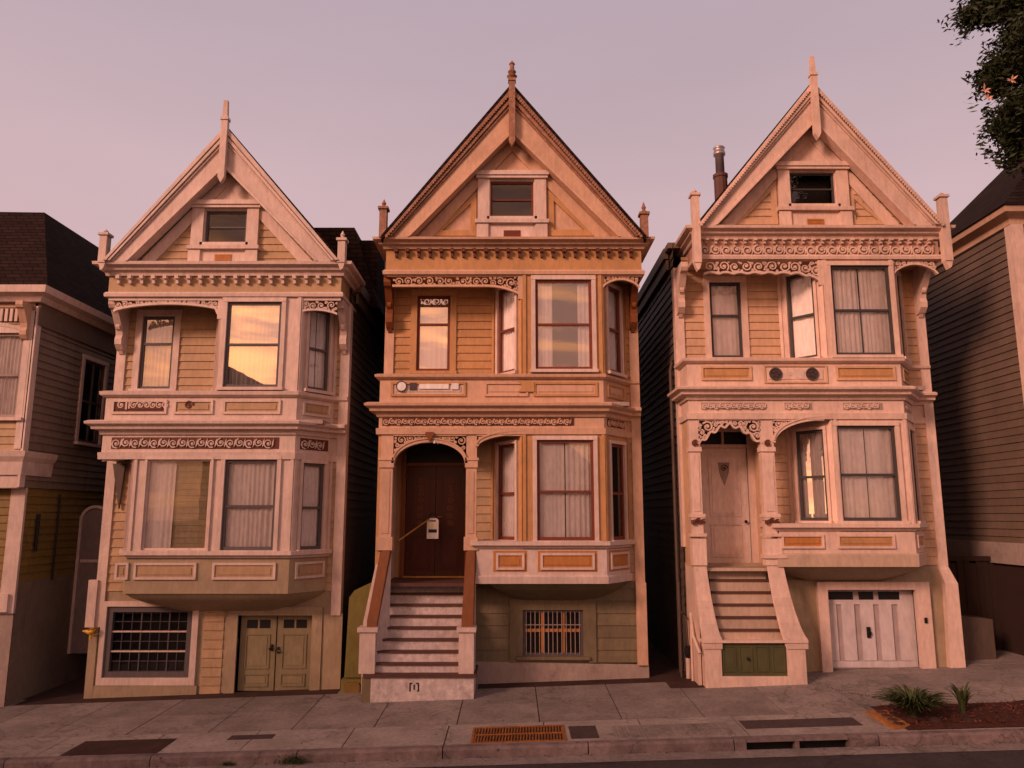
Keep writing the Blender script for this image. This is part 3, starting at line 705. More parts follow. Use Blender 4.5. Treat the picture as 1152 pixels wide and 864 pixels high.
S2 = dict(id=2, label='middle gabled house, ochre and tan, dark double door above mottled grey steps with brown handrails',
  xL=-2.62, xR=2.60, bL=.21, bR=1.80, cL=-.40, cR=2.36, pL=-2.60, cx=0.0, gL=-2.55, gR=2.62,
  gi=(X(460,271,F-.22), X(696,271,F-.22)), trim='trim2', och='och2', sash='brownframe', sidem='sidedark', crown='crown2', rakem='trim2', gtrim='trim2w',
  z=dict(apex=107, iapex=155, zc=271, cb=281, db=290, fb=306, lt=311, lb=323, ld=334, rt=421, rb=427, pb=455, ccb=469, fr0=479, fr1=470, frb=481, trb=487, sl=609, slb=617, plb=647, bb=656),
  gwin=(552,205,600,245), gsash='brownframe', fin=(576,72,168), nd=22, cpl=(272,241,229), cpr=(272,247,232), dentm='darkred', brk='brownrail',
  pwin=(470,333,507,418), pgl='gbright', prail=.62, pcas='och2', uz=(315,416), uf=(602,665),
  ugl=dict(l='gclear', f='gmid', r='gclear'), ucur=dict(l='full', f='sides', r='full'), bayc='trim2w', baym='och2', 
  lace=[(430,646,'trim2','darkred')], bpan=[(440,524,'och2','trim2w'),(545,594,'trim2','trim2'),(600,672,'och2','trim2')],
  lL=X(536,620,F), lcl=X(536,620,F), drx=-.78, lwin=(604,668), lz=(495,608), lgl=['gmid','gclear','gclear'], lcur=['full','pair','left'],
  bbm='trim2w', bbm2='trim2w', lpan=[(558,590,'trim2w','orange'),(608,669,'trim2w','orange')], lpz=(622,641), domeb=676, domem='olive2', cbz=(Z(615,0), Z(655,0)), ventm='brownframe', lowm='och1')
S3 = dict(id=3, label='right gabled house with rose cream trim, pale front door over tan steps, white garage door',
  xL=3.44, xR=8.62, bL=6.27, bR=7.68, cL=5.62, cR=8.22, pL=3.46, cx=6.22, gL=3.74, gR=8.66,
  gi=(X(806,258,F-.22), X(1028,258,F-.22)), trim='trim3', och='och3', sash='tealframe', sidem='sidedark', ventm='orange', roof='roof1',
  z=dict(apex=101, iapex=143, zc=258, cb=270, db=275, fb=289, lt=293, lb=308, ld=318, rt=403, rb=409, pb=437, ccb=450, fr0=461, fr1=453, frb=464, trb=470, sl=589, slb=597, plb=622, bb=637),
  gwin=(887,195,937,231), fin=(909,68,160), nd=24, cpl=(300,226,217), cpr=(298,228,221), friezem='frieze3',
  pwin=(797,318,832,403), pgl='gclear', prail=.56, uz=(299,400), uf=(933,999),
  ugl=dict(l='gclear', f='gclear', r='gclear'), ucur=dict(l='full', f='pair', r='full'),
  lace=[(790,863,'trim3','plinth'),(884,915,'trim3','plinth'),(950,995,'trim3','plinth')], bpan=[(789,846,'och3','och2'),(941,1008,'och3','och2')],
  lL=X(875,605,F), lcl=X(875,605,F), drx=5.05, lwin=(944,1011), lz=(479,586), lgl=['gbright','gclear','gclear'], lcur=['full','pair','full'],
  bbm='trim3', bbm2='riser3', lpan=[(880,928,'trim3','orange'),(943,1008,'trim3','och2')], lpz=(601,617), domeb=654, domem='olive1', cbz=(Z(615,0), Z(640,0)))
H1, z1 = house(S1); H2, z2 = house(S2); H3, z3 = house(S3)
fF, f0 = front(F), front(0)

def doorpanels(mb, fr, u0, u1, z0, z1, n, w=.03):
    mb.ribbon(fr, [(u0,z0),(u1,z0),(u1,z1),(u0,z1)], w, n, n+.018, closed=True)
    mb.box(fr, u0+w*1.6, u1-w*1.6, n, n+.01, z0+w*1.6, z1-w*1.6)

# ---- house 1 ground floor
zb = z1['bb']; g0 = gz(-8.2, 0)-.1
wL, wR, wT, wB = X(119,720), X(216,720), Z(682), Z(762)
dL, dR, dT = X(266,740), X(350,740), Z(692); dB = gz(dL, 0)-.02
w = MB(); hl = [(wL,wR,wB,wT),(dL,dR,dB-1,dT)]
w.flat(f0, g0, zb+.02, -8.18, -3.40, hl, n=-.0); w.build('ground_floor_wall', 'olive1', H1)
w = MB(); w.lap(f0, gz(-6,0)-.02, Z(684), X(227,740), X(250,740), n=.006); w.build('siding_strip', 'och1', H1)
w = MB(); w.box(f0, -8.18, X(222,778), .0, .05, g0, Z(771))
for k in range(5): w.box(f0, -8.1+k*.45, -8.09+k*.45, .05, .052, g0, Z(772))
w.build('plinth', 'olive1', H1)
w = MB(); w.box(f0, dL-.2, dL, 0, .05, gz(dL,0)-.03, dT+.16); w.box(f0, dR, dR+.2, 0, .05, gz(dR,0)-.03, dT+.16); w.box(f0, dL, dR, 0, .05, dT, dT+.16)
w.box(f0, X(362,740), X(384,740), 0, .02, gz(-3.5,0)-.02, Z(690)); w.build('door_frame', 'olive1', H1)
w = MB(); ww = .10
w.box(f0, wL-ww, wL, 0, .06, wB-.14, wT+ww); w.box(f0, wR, wR+ww+.02, 0, .06, wB-.14, wT+ww); w.box(f0, wL, wR, 0, .06, wT, wT+ww); w.box(f0, wL, wR, 0, .06, wB-.14, wB)
win = w.build('window', 'trim1', H1)
w = MB(); s = .11
w.box(f0, wL, wL+s, -.08, .02, wB, wT); w.box(f0, wR-s, wR, -.08, .02, wB, wT); w.box(f0, wL+s, wR-s, -.08, .02, wT-s, wT); w.box(f0, wL+s, wR-s, -.08, .02, wB, wB+s); w.build('sash', 'greyframe', win)
w = MB(); a, b, c, d = wL+s, wR-s, wB+s, wT-s
for k in (1, 2): zz = c+(d-c)*k/3; w.box(f0, a, b, -.06, .0, zz-.013, zz+.013)
w.build('glazing_bar', 'trim1', win)
w = MB()
for k in range(1, 8): uu = a+(b-a)*k/8; e = .010 if k % 3 == 0 else .004; w.box(f0, uu-e, uu+e, -.055, -.02, c, d)
for k in range(1, 6):
    if k % 2: zz = c+(d-c)*k/6; w.box(f0, a, b, -.054, -.022, zz-.004, zz+.004)
w.build('glazing_lattice', 'greyframe', win)
w = MB(); w.recalc = False; w.quad(f0(a,-.06,c), f0(b,-.06,c), f0(b,-.06,d), f0(a,-.06,d)); w.build('pane', 'gclear', win)
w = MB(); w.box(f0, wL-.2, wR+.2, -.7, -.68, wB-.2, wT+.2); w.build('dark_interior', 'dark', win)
mid = (dL+dR)/2
for k, (a, b) in enumerate(((dL+.02, mid-.008), (mid+.008, dR-.02))):
    w = MB(); nn = -.12 if k else -.10
    w.box(f0, a, b, nn-.05, nn, dB+.03, dT-.02); doorpanels(w, f0, a+.12, b-.12, dB+.45, dT-.38, nn); doorpanels(w, f0, a+.12, b-.12, dB+.12, dB+.34, nn)
    o = w.build('garage_door_leaf', 'olivedoor', H1)
    w = MB(); q = (b-a-.2)/2
    for j in range(2): w.box(f0, a+.1+j*q+.02, a+.1+(j+1)*q-.02, nn, nn+.006, dT-.26, dT-.10)
    w.build('pane', 'black', o)
    w = MB(); uu = mid-.07 if k == 0 else mid+.05; w.box(f0, uu-.02, uu+.02, nn, nn+.03, dB+.78-.05*k, dB+.90-.05*k); c = f0(uu, nn+.05, dB+.84-.05*k)
    w.tube([c, (c[0]+(.05 if k else -.05), c[1]-.02, c[2]-.02)], .014); w.build('handle', 'black', o)
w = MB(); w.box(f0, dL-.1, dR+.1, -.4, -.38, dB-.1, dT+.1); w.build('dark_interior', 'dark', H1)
# corner kink boards
w = MB(); w.wbox(-8.34, -8.16, -.10, .02, Z(705), Z(652)); w.split('corner_board', 'trim1', H1)
w = MB(); w.wbox(-8.26, -8.10, -.055, .1, gz(-8.2,0)-.08, Z(705)); w.split('corner_board', 'olive1', H1)
# rear roof block seen to the right of the gable
r = MB(); zt = Z(256, 1.6); ze = z1['zc']-.3
r.hexa([(-8.0,1.4,ze),(-3.05,1.4,ze),(-3.05,10,ze),(-8.0,10,ze),(-7.0,1.6,zt),(-3.72,1.6,zt),(-3.72,9,zt),(-7.0,9,zt)])
r.wbox(-3.74,-3.2,1.9,8,ze,Z(272,2)); r.build('rear_roof', 'roof1', H1)
for (HH, zz, xx) in ((H3, z3, (3.40, 8.66)), (H2, z2, (-2.66, 2.64)), (H1, z1, (-8.22, -3.36))):
    c = MB()
    for x_, sg in ((xx[0], -1), (xx[1], 1)): c.wbox(min(x_, x_+sg*.10), max(x_, x_+sg*.10), .35, 11.5, zz['zc']-.25, zz['zc']-.02); c.wbox(min(x_, x_+sg*.05), max(x_, x_+sg*.05), .35, 11.5, zz['zc']-.5, zz['zc']-.28)
    if HH is H3: c.wbox(3.33, 3.85, .02, 11.5, zz['zc']-.12, zz['zc']+.0)
    c.split('eaves_board', 'side2', HH)

# ---- house 2 ground floor, porch and steps
fl2 = Z(651, .4)                                # porch floor
YD = .75; fD = front(YD)
w = MB(); wl, wr, wt, wb = X(588,710), X(656,710), Z(686), Z(738)
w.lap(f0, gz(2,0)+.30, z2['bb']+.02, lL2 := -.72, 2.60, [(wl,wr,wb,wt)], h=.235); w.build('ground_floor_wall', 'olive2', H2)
w = MB(); w.hexa([(-.72,-.04,gz(-.7,0)-.1),(2.66,-.04,gz(2.6,0)-.1),(2.66,.1,gz(2.6,0)-.1),(-.72,.1,gz(-.7,0)-.1),(-.72,-.04,gz(2.6,0)+.30),(2.66,-.04,gz(2.6,0)+.24),(2.66,.1,gz(2.6,0)+.24),(-.72,.1,gz(2.6,0)+.30)]); w.build('plinth', 'plinth', H2)
w = MB(); w.box(f0, wl-.25, wl-.1, 0, .05, gz(2,0)+.3, wt+.22); w.box(f0, wr+.1, wr+.25, 0, .05, gz(2,0)+.3, wt+.22); w.box(f0, wl-.1, wr+.1, 0, .045, wt+.1, wt+.22); w.build('window_surround', 'olive2', H2)
win = window(H2, f0, wl, wr, wb, wt, cas=.10, cm='olive2', sm='greyframe', gl='gclear', cur=None, seed=5, rail=None, sash=.05)
w = MB(); zmm = wb+(wt-wb)*.55
for t in (.33, .67): uu = wl+(wr-wl)*t; w.box(f0, uu-.03, uu+.03, -.05, -.02, wb+.05, wt-.05)
w.box(f0, wl+.05, wr-.05, -.049, -.021, zmm-.03, zmm+.03); w.build('glazing_bar', 'orange', win)
w = MB()
for k in range(13): uu = wl+.07+(wr-wl-.14)*k/12; w.tube([f0(uu,.0,wb+.03), f0(uu,.0,wt-.03)], .009, 6)
w.box(f0, wl+.04, wr-.04, -.01, .012, zmm+.1, zmm+.115); w.build('bar_guard', 'plinth', win)
w = MB(); w.wbox(2.44, 2.64, -.1, .05, gz(2.6,0)+.24, Z(655)); w.split('corner_board', 'trim2', H2)
# porch posts, arch
pt = z2['trb']-.02; pl = (X(427,560,F), X(441,560,F)); pr_ = (X(524,560,F), X(536,560,F))
zsp = Z(521, F); zcr = Z(496, F)
c = MB()
for a, b in (pl, pr_):
    c.box(fF, a, b, -.16, .0, Z(616,F), pt); c.box(fF, a-.03, b+.03, -.18, .03, Z(616,F)-.05, Z(604,F)); c.box(fF, a-.02, b+.02, -.17, .03, Z(526,F), Z(518,F)); c.box(fF, a-.04, b+.04, -.17, .05, Z(518,F), Z(515,F))
    c.box(fF, a+.05, b-.05, .0, .012, Z(600,F), Z(530,F))
c.split('porch_post', 'trim2', H2)
def arch(root, a, b, zspring, zcrown, ztop, mat, seed, half=False, key=True, lacem=None, rm=.11):
    cxm = (a+b)/2
    if half: lo = lambda u: zspring+(zcrown-zspring)*math.sqrt(max(0, 1-((b-u)/(b-a))**2)) if u < b else zcrown
    else: lo = lambda u: zspring+(zcrown-zspring)*math.sqrt(max(0, 1-((u-cxm)/((b-a)/2))**2))
    q = MB(); P = [(a+(b-a)*(1-math.cos(math.pi*i/36))/2, 0) for i in range(37)]; P = [(u, lo(u)) for u, _ in P]
    q.ribbon(fF, P, .06, -.12, .03); q.ribbon(fF, [(u, v+.045) for u, v in P], .03, -.1, .05)
    q.box(fF, a, b, -.06, .02, ztop-.04, ztop)
    o = q.build('arch', mat, root)
    q = MB(); pack(q, fF, a, b, lambda u: lo(min(max(u,a),b))+.03, ztop-.02, -.05, -.01, .03, seed, rmax=rm); q.build('fretwork', lacem or mat, root)
    return o
o = arch(H2, pl[1], pr_[0], zsp, zcr, pt, 'trim2', 41)
q = MB(); cm_ = (pl[1]+pr_[0])/2; q.prism(fF, [(cm_-.07, pt+.03), (cm_+.07, pt+.03), (cm_+.09, zcr+.12), (cm_, zcr-.02), (cm_-.09, zcr+.12)], .0, .09); q.build('keystone', 'brownrail', H2)
arch(H2, pr_[1], X(590,490,F), Z(502,F), Z(487,F), pt, 'trim2', 42, half=True, rm=.08)
# recess walls and door
dl, dr = X(456,590,YD), X(523,590,YD); dt, db = Z(524,YD), fl2; tt = Z(499,YD)
w = MB(); w.flat(fD, fl2-.3, pt+.2, -2.62, -.6, [(dl,dr,db-1,tt)]); w.wbox(-.80,-.72,-.02,YD,fl2-.3,pt+.1); w.wbox(-2.60,-2.48,F+.02,YD,fl2-.3,pt+.1); w.build('porch_wall', 'och2', H2)
w = MB(); w.wbox(-2.48,-2.44,-.1,YD-.02,fl2,fl2+2.3); w.build('porch_panel', 'trim2w', H2)
w = MB(); w.wbox(-2.6,-.66,F+.1,1.0,fl2-.06,fl2); w.build('porch_floor', 'tread', H2)
w = MB(); w.box(fD, dl-.09, dl, 0, .05, fl2, tt+.1); w.box(fD, dr, dr+.09, 0, .05, fl2, tt+.1); w.box(fD, dl, dr, 0, .05, tt, tt+.1); w.box(fD, dl, dr, -.1, .03, dt, dt+.06); w.build('door_frame', 'mahog2', H2)
w = MB(); w.box(fD, dl, dr, -.12, -.11, dt+.06, tt); w.build('transom_pane', 'black', H2)
w = MB(); w.box(fD, dl-.02, dr+.02, -.02, .12, fl2+.002, fl2+.035); w.build('threshold', 'brass', H2)
mid = (dl+dr)/2
for a, b in ((dl, mid-.004), (mid+.004, dr)):
    w = MB(); w.box(fD, a, b, -.10, -.05, fl2+.04, dt); doorpanels(w, fD, a+.12, b-.12, fl2+1.0, dt-.16, -.05); doorpanels(w, fD, a+.12, b-.12, fl2+.18, fl2+.85, -.05)
    o = w.build('door_leaf', 'mahog', H2)
    w = MB(); q0, q1 = (a+b)/2-.07, (a+b)/2+.07
    for k in range(7): curl(w, fD, (a+b)/2, fl2+1.12+k*.15, .07, k*2.1, 1 if k%2 else -1, -.04, -.02, .022)
    w.build('carving', 'mahog2', o)
# steps
def steps(root, n, top, bot, y0, y1, ztop, zbot, rm, tm, tn=.035):
    """top/bot: (x0,x1) of the flight at its top and foot"""
    core = MB(); tr = []
    for i in range(n):
        t0 = i/(n); zt_ = ztop-(ztop-zbot)*(i+0)/n
        ya = y0+(y1-y0)*(i)/(n-1) if n > 1 else y1
        s_ = min(1, i/(n-1)); xa = top[0]+(bot[0]-top[0])*s_; xb = top[1]+(bot[1]-top[1])*s_
        core.wbox(xa, xb, ya, y0+.35, zbot-.25 if i == n-1 else zbot-.2, zt_-tn)
        tr.append((xa, xb, ya, zt_))
    st = core.build('staircase', rm, root)
    for xa, xb, ya, zt_ in tr:
        m = MB(); m.wbox(xa, xb, ya-.035, ya+abs(y1-y0)/(n-1)+.02, zt_-tn, zt_); m.build('tread', tm, st)
    return st
yb = -1.15; zg = gz(-2, yb); zfs = Z(760, yb)        # top of the first (lowest) tall step
st = steps(H2, 8, (-2.40,-.90), (X(420,740,yb),X(520,740,yb)), F+.55, yb+.12, fl2-.02, zfs+.0, 'riser', 'tread')
w = MB(); a, b = X(417,770,yb), X(533,770,yb)
w.wbox(a, b, yb, -.3, gz(-2.6,yb)-.1, zfs-.03); o = w.build('bottom_step', 'riser', H2)
w = MB(); w.wbox(a-.14, b+.04, yb-.04, -.3, zfs-.03, zfs+.03); w.build('tread', 'tread', o)
w = MB(); um = X(466,772,yb); fy = front(yb); zz = Z(778, yb)
for du in (-.075, .075):
    w.box(fy, um+du-.012, um+du+.012, 0, .006, zz, zz+.15); w.box(fy, um+du-(.04 if du > 0 else -.0), um+du+(.0 if du > 0 else .04), 0, .007, zz+.13, zz+.15); 
w.box(fy, um+.055, um+.075, 0, .0065, zz, zz+.02); w.box(fy, um-.012, um+.012, 0, .006, zz+.03, zz+.12)
w.build('number_plate', 'black', o)
w = MB(); w.wbox(a-.16, a+.0, yb, -.05, gz(-2.8,yb)-.1, zfs-.03); w.build('pier_base', 'olive2', H2)
# newels and stringers
nl = (X(404,730,yb), X(422,730,yb)); nr = (X(516,730,yb), X(533,730,yb))
w = MB()
for a, b in (nl, nr):
    w.wbox(a, b, yb+.0, yb+.26, zfs+.03, Z(707,yb))
    w.wbox(a-.04, b+.04, yb-.04, yb+.30, Z(711,yb), Z(706,yb))
w.split('newel_post', 'trim2w', H2)
w = MB()
for x0, x1, a, b in ((nl[0]+.02, pl[0]+.02, nl[1], pl[1]), (nr[0]+.06, pr_[0]+.02, nr[1], pr_[1])):
    w.hexa([(x0,yb+.2,0),(b and a,yb+.2,0),(b,F+.1,.2),(x1,F+.1,.2),(x0,yb+.2,Z(702,yb)),(a,yb+.2,Z(702,yb)),(b,F+.1,Z(612,F)),(x1,F+.1,Z(612,F))])
w.split('stair_side_wall', 'trim2w', H2)
w = MB()
for a, b, p, q_ in ((nl[0]+.11, nl[1]+.02, pl[0]+.06, pl[1]+.02), (nr[0]+.04, nr[1]-.0, pr_[0]+.02, pr_[1]+.0)):
    w.hexa([(a,yb+.1,Z(704,yb)),(b,yb+.1,Z(704,yb)),(q_,F+.06,Z(617,F)),(p,F+.06,Z(617,F)),(a,yb+.1,Z(699,yb)),(b,yb+.1,Z(699,yb)),(q_,F+.06,Z(611,F)),(p,F+.06,Z(611,F))])
    # broad brown facing board that follows the slope
    w.hexa([(a,yb+.06,Z(706,yb)),(b-.02,yb+.06,Z(706,yb)),(b-.02,yb+.12,Z(706,yb)),(a,yb+.12,Z(706,yb)),(p+.02,F+.0,Z(615,F)),(q_-.02,F+.0,Z(615,F)),(q_-.02,F+.08,Z(615,F)),(p+.02,F+.08,Z(615,F))])
w.split('handrail', 'brownrail', H2)
# ---- house 3 ground floor, porch and steps
YE = .30; fE = front(YE); fl3 = Z(636, .1); pt3 = z3['trb']-.02
gl_, gr_, gt = X(932,710), X(1031,710), Z(663); gb = gz(7.0,0)-.02
w = MB(); w.flat(f0, 0, z3['bb']+.02, 3.44, 8.62, [(gl_,gr_,gb-2,gt)]); w.build('ground_floor_wall', 'olive1', H3)
w = MB(); w.box(f0, X(887,720), X(908,720), 0, .02, gz(5.5,0)+.06, Z(652)); w.box(f0, X(889,720), X(906,720), .02, .03, gz(5.5,0)+.16, Z(682)); w.box(f0, X(889,720), X(906,720), .02, .03, Z(680), Z(655)); w.build('wall_panel', 'olive1', H3)
w = MB(); w.box(f0, gl_-.2, gl_, 0, .10, gz(6,0)-.03, gt+.15); w.box(f0, gr_, gr_+.28, 0, .10, gz(8,0)-.03, gt+.15); w.box(f0, gl_, gr_, 0, .10, gt, gt+.15); w.build('door_frame', 'trim3', H3)
w = MB(); w.box(f0, gr_+.12, gr_+.17, .10, .13, Z(700), Z(694)); w.build('doorbell', 'black', H3)
gl_ -= .01; gr_ += .03
w = MB(); fd = front(.12); w.box(fd, gl_, gr_, -.06, .0, gb+.0, gt+.05)
W_ = gr_-gl_; 
o = w.build('garage_door', 'garage2', H3)
w = MB(); zt_ = gt-.30
for t0, t1 in ((.02,.13),(.19,.33),(.40,.545),(.61,.75),(.82,.97)): w.box(fd, gl_+W_*t0, gl_+W_*t1, 0, .035, gb+.16, zt_)
w.box(fd, gl_, gr_, 0, .03, gb+.03, gb+.15); w.box(fd, gl_, gr_, 0, .03, zt_+.001, zt_+.09); w.box(fd, gl_, gl_+.03, 0, .03, gb+.15, gt); w.box(fd, gr_-.10, gr_, 0, .031, gb+.15, gt); w.box(fd, gr_-.26, gr_-.10, 0, .029, zt_-.01, gt); w.box(fd, gl_, gr_, 0, .03, gt-.05, gt); w.build('door_board', 'garage', o)
w = MB()
for t0, t1 in ((.04,.33),(.40,.56),(.62,.88)): w.box(fd, gl_+W_*t0, gl_+W_*t1, 0, .012, zt_+.09, gt-.05)
w.build('pane', 'black', o)
w = MB(); um = gl_+W_*.47; w.box(fd, um-.035, um+.035, .035, .065, Z(717,.12), Z(705,.12)); w.box(fd, um-.02, um+.045, .065, .08, Z(714,.12), Z(710,.12)); w.build('lock', 'black', o)
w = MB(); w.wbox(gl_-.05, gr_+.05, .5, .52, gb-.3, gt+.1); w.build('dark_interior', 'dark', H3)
# flared right corner board
w = MB(); xr = 8.62
za_, zt6 = gz(9,0)-.05, Z(656)
w.hexa([(xr-.15,-.12,za_),(xr+.15,-.12,za_),(xr+.15,.08,za_),(xr-.15,.08,za_),(xr-.10,-.12,zt6),(xr+.15,-.12,zt6),(xr+.15,.08,zt6),(xr-.10,.08,zt6)])
w.hexa([(xr-.10,-.12,zt6),(xr+.15,-.12,zt6),(xr+.15,.08,zt6),(xr-.10,.08,zt6),(xr-.16,-.06,Z(640)),(xr+.03,-.06,Z(638)),(xr+.03,.08,Z(638)),(xr-.16,.08,Z(640))]); w.split('corner_board', 'trim3', H3)
# posts and arches
ql = (X(778,560,F), X(790,560,F)); qr = (X(859,560,F), X(874,560,F))
c = MB()
for a, b in (ql, qr):
    c.box(fF, a, b, -.16, .0, Z(600,F), pt3); c.box(fF, a-.05, b+.05, -.2, .05, Z(600,F)-.06, Z(600,F)); c.box(fF, a-.02, b+.04, -.2, .02, Z(636,F), Z(606,F))
    c.box(fF, a-.04, b+.04, -.18, .04, Z(582,F), Z(578,F)); c.box(fF, a-.02, b+.02, -.17, .03, Z(585,F), Z(582,F)); c.box(fF, a+.04, b-.04, 0, .012, Z(575,F), Z(512,F)); c.box(fF, a-.02, b+.02, -.17, .03, Z(508,F), Z(503,F))
c.split('porch_post', 'trim3', H3)
c = MB()
for a, b in (ql, qr):
    for k in (-1, 0, 1): curl(c, fF, (a+b)/2+k*.10, Z(586,F)+.0-.02*abs(k), .055, 1, k or 1, .03, .06, .022)
c.split('post_carving', 'darkred', H3)
c = MB()
for a, b in (ql, qr): curl(c, fF, (a+b)/2, Z(499,F), .07, 1, 1, .02, .05, .025)
c.split('post_carving', 'darkred', H3, gap=.5)
q = MB(); a, b = ql[1]-.03, qr[0]+.02
def scal(u):
    t = (u-a)/(b-a); e = abs(t-.5)*2
    return Z(478,F)-(Z(478,F)-Z(500,F))*e**1.6+.035*math.sin(t*40)
pack(q, fF, a, b, scal, pt3-.03, -.06, .0, .034, 50, rmax=.11); q.ribbon(fF, [(a+(b-a)*i/50, scal(a+(b-a)*i/50)) for i in range(51)], .04, -.07, .015); q.box(fF, a, b, -.06, .02, pt3-.03, pt3)
q.build('fretwork', 'trim3', H3)
arch(H3, qr[1], X(927,475,F), Z(498,F), Z(471,F), pt3, 'trim3', 52, half=True, rm=.09)
# recess and door
dl, dr = X(790,570,YE), X(843,570,YE); dt = Z(504,YE); tt = Z(486,YE)
w = MB(); w.flat(fE, fl3-.3, pt3+.25, 3.44, 5.2, [(dl,dr,fl3-1,tt)]); w.wbox(3.46,3.56,F+.02,YE,fl3-.3,pt3+.1); w.build('porch_wall', 'och3', H3)
w = MB(); w.lap(front(-.0), fl3-.2, pt3+.1, 5.0, 5.14, n=.0); w.wbox(5.0,5.02,0,YE,fl3-.2,pt3+.1); w.build('porch_wall_return', 'och3', H3)
w = MB(); w.wbox(3.5,5.1,F+.1,1.0,fl3-.06,fl3); w.build('porch_floor', 'riser3', H3)
w = MB(); w.box(fE, dl-.08, dl, 0, .05, fl3, tt+.08); w.box(fE, dr, dr+.22, 0, .05, fl3, tt+.08); w.box(fE, dl, dr, 0, .05, tt, tt+.08); w.box(fE, dl, dr, -.08, .04, dt, dt+.07); w.build('door_frame', 'trim3', H3)
w = MB(); w.box(fE, dl, dr, -.1, -.08, dt+.07, tt); w.build('transom_pane', 'black', H3)
w = MB(); um = (dl+dr)/2; w.box(fE, um-.02, um+.02, -.08, .0, dt+.07, tt); w.build('transom_bar', 'trim3', H3)
w = MB(); w.box(fE, dl, dr, -.08, -.03, fl3+.03, dt); doorpanels(w, fE, dl+.18, dr-.18, fl3+.98, dt-.16, -.03); doorpanels(w, fE, dl+.18, dr-.18, fl3+.16, fl3+.80, -.03); o = w.build('front_door', 'doorpale', H3)
w = MB(); w.prism(fE, [(um-.12, dt-.30), (um+.12, dt-.30), (um+.10, dt-.5), (um, dt-.78), (um-.10, dt-.5)], -.02, -.005); w.build('door_ornament', 'plinth', o)
w = MB(); curl(w, fE, um, dt-.42, .08, 0, 1, -.005, .01, .02); w.build('door_carving', 'darkred', o)
w = MB(); c_ = fE(dr-.09, .03, fl3+.86); w.tube([(c_[0],c_[1]+.06,c_[2]), (c_[0],c_[1]+.01,c_[2]), (c_[0],c_[1],c_[2])], [.015,.015,.035], 10); w.build('handle', 'black', o)
yb = -.95; zpf = Z(723, yb)
steps(H3, 6, (X(797,640,F+.3), X(861,640,F+.3)), (X(806,718,yb+.1), X(888,718,yb+.1)), F+.30, yb+.14, fl3-.0, zpf, 'riser3', 'tread')
a, b = X(793,745,yb), X(812,745,yb); c_, d_ = X(886,745,yb), X(907,745,yb)
w = MB(); w.wbox(a, b, yb, -.1, gz(4,yb)-.1, zpf); w.wbox(c_, d_, yb, -.1, gz(5,yb)-.1, zpf); w.wbox(b, c_, yb, yb+.1, gz(4,yb)-.1, Z(761,yb))
w.wbox(a-.03, d_+.05, yb-.04, yb+.3, zpf, zpf+.045); w.build('stair_pier', 'trim3', H3)
w = MB(); fy = front(yb+.04); w.box(fy, b, c_, -.05, 0, Z(761,yb), zpf)
o = w.build('cupboard_door', 'green', H3); w = MB()
for k in range(4): L_ = (c_-b)/4; w.ribbon(fy, [(b+L_*k+.04,Z(756,yb)),(b+L_*(k+1)-.04,Z(756,yb)),(b+L_*(k+1)-.04,zpf-.08),(b+L_*k+.04,zpf-.08)], .03, 0, .015, closed=True)
w.build('cupboard_panel', 'green', o)
w = MB(); w.lathe(X(842,741,yb), yb+.01, [(.02,Z(743,yb)),(.025,Z(741,yb)),(.005,Z(739,yb))]); w.build('knob', 'black', o)
w = MB()
def strg(w, top, bot):   # curved stringer cap: sections (x0,x1,y,z)
    K = 10; pr = []
    for i in range(K+1):
        t = i/K; s_ = t**1.5
        x0 = top[0]+(bot[0]-top[0])*(.35*t+.65*s_); x1 = top[1]+(bot[1]-top[1])*(.35*t+.65*s_); y = top[2]+(bot[2]-top[2])*t; zq = top[3]+(bot[3]-top[3])*(1-(1-t)**1.35)
        pr.append((x0,x1,y,zq))
    for p, q in zip(pr, pr[1:]):
        zz_ = lambda t_: max(.1, t_-.17)
        w.hexa([(p[0],p[2],zz_(p[3])),(p[1],p[2],zz_(p[3])),(q[1],q[2],zz_(q[3])),(q[0],q[2],zz_(q[3])),(p[0],p[2],p[3]),(p[1],p[2],p[3]),(q[1],q[2],q[3]),(q[0],q[2],q[3])])
strg(w, (ql[0], ql[1]+.03, F+.02, Z(634,F)), (a-.02, b+.02, yb-.02, zpf+.06))
strg(w, (qr[0]-.0, qr[1]+.04, F+.02, Z(628,F)), (c_+.0, d_+.05, yb-.02, zpf+.06))
o_ = w.split('stair_side_wall', 'trim3', H3)
w = MB(); w.wbox(c_+.02, c_+.10, yb+.12, -.02, gz(5,0)-.05, zpf); w.hexa([(ql[0]-.0,F,0),(ql[0]+.06,F,0),(ql[0]+.06,-.02,0),(ql[0],-.02,0),(ql[0],F,fl3),(ql[0]+.06,F,fl3),(ql[0]+.06,-.02,fl3),(ql[0],-.02,fl3)]); w.split('stair_flank', 'trim3', H3)
w = MB(); w.box(fF, qr[0]-.06, qr[1]+.12, -.2, .06, Z(628,F), Z(624,F)); w.build('post_base', 'trim3', H3)
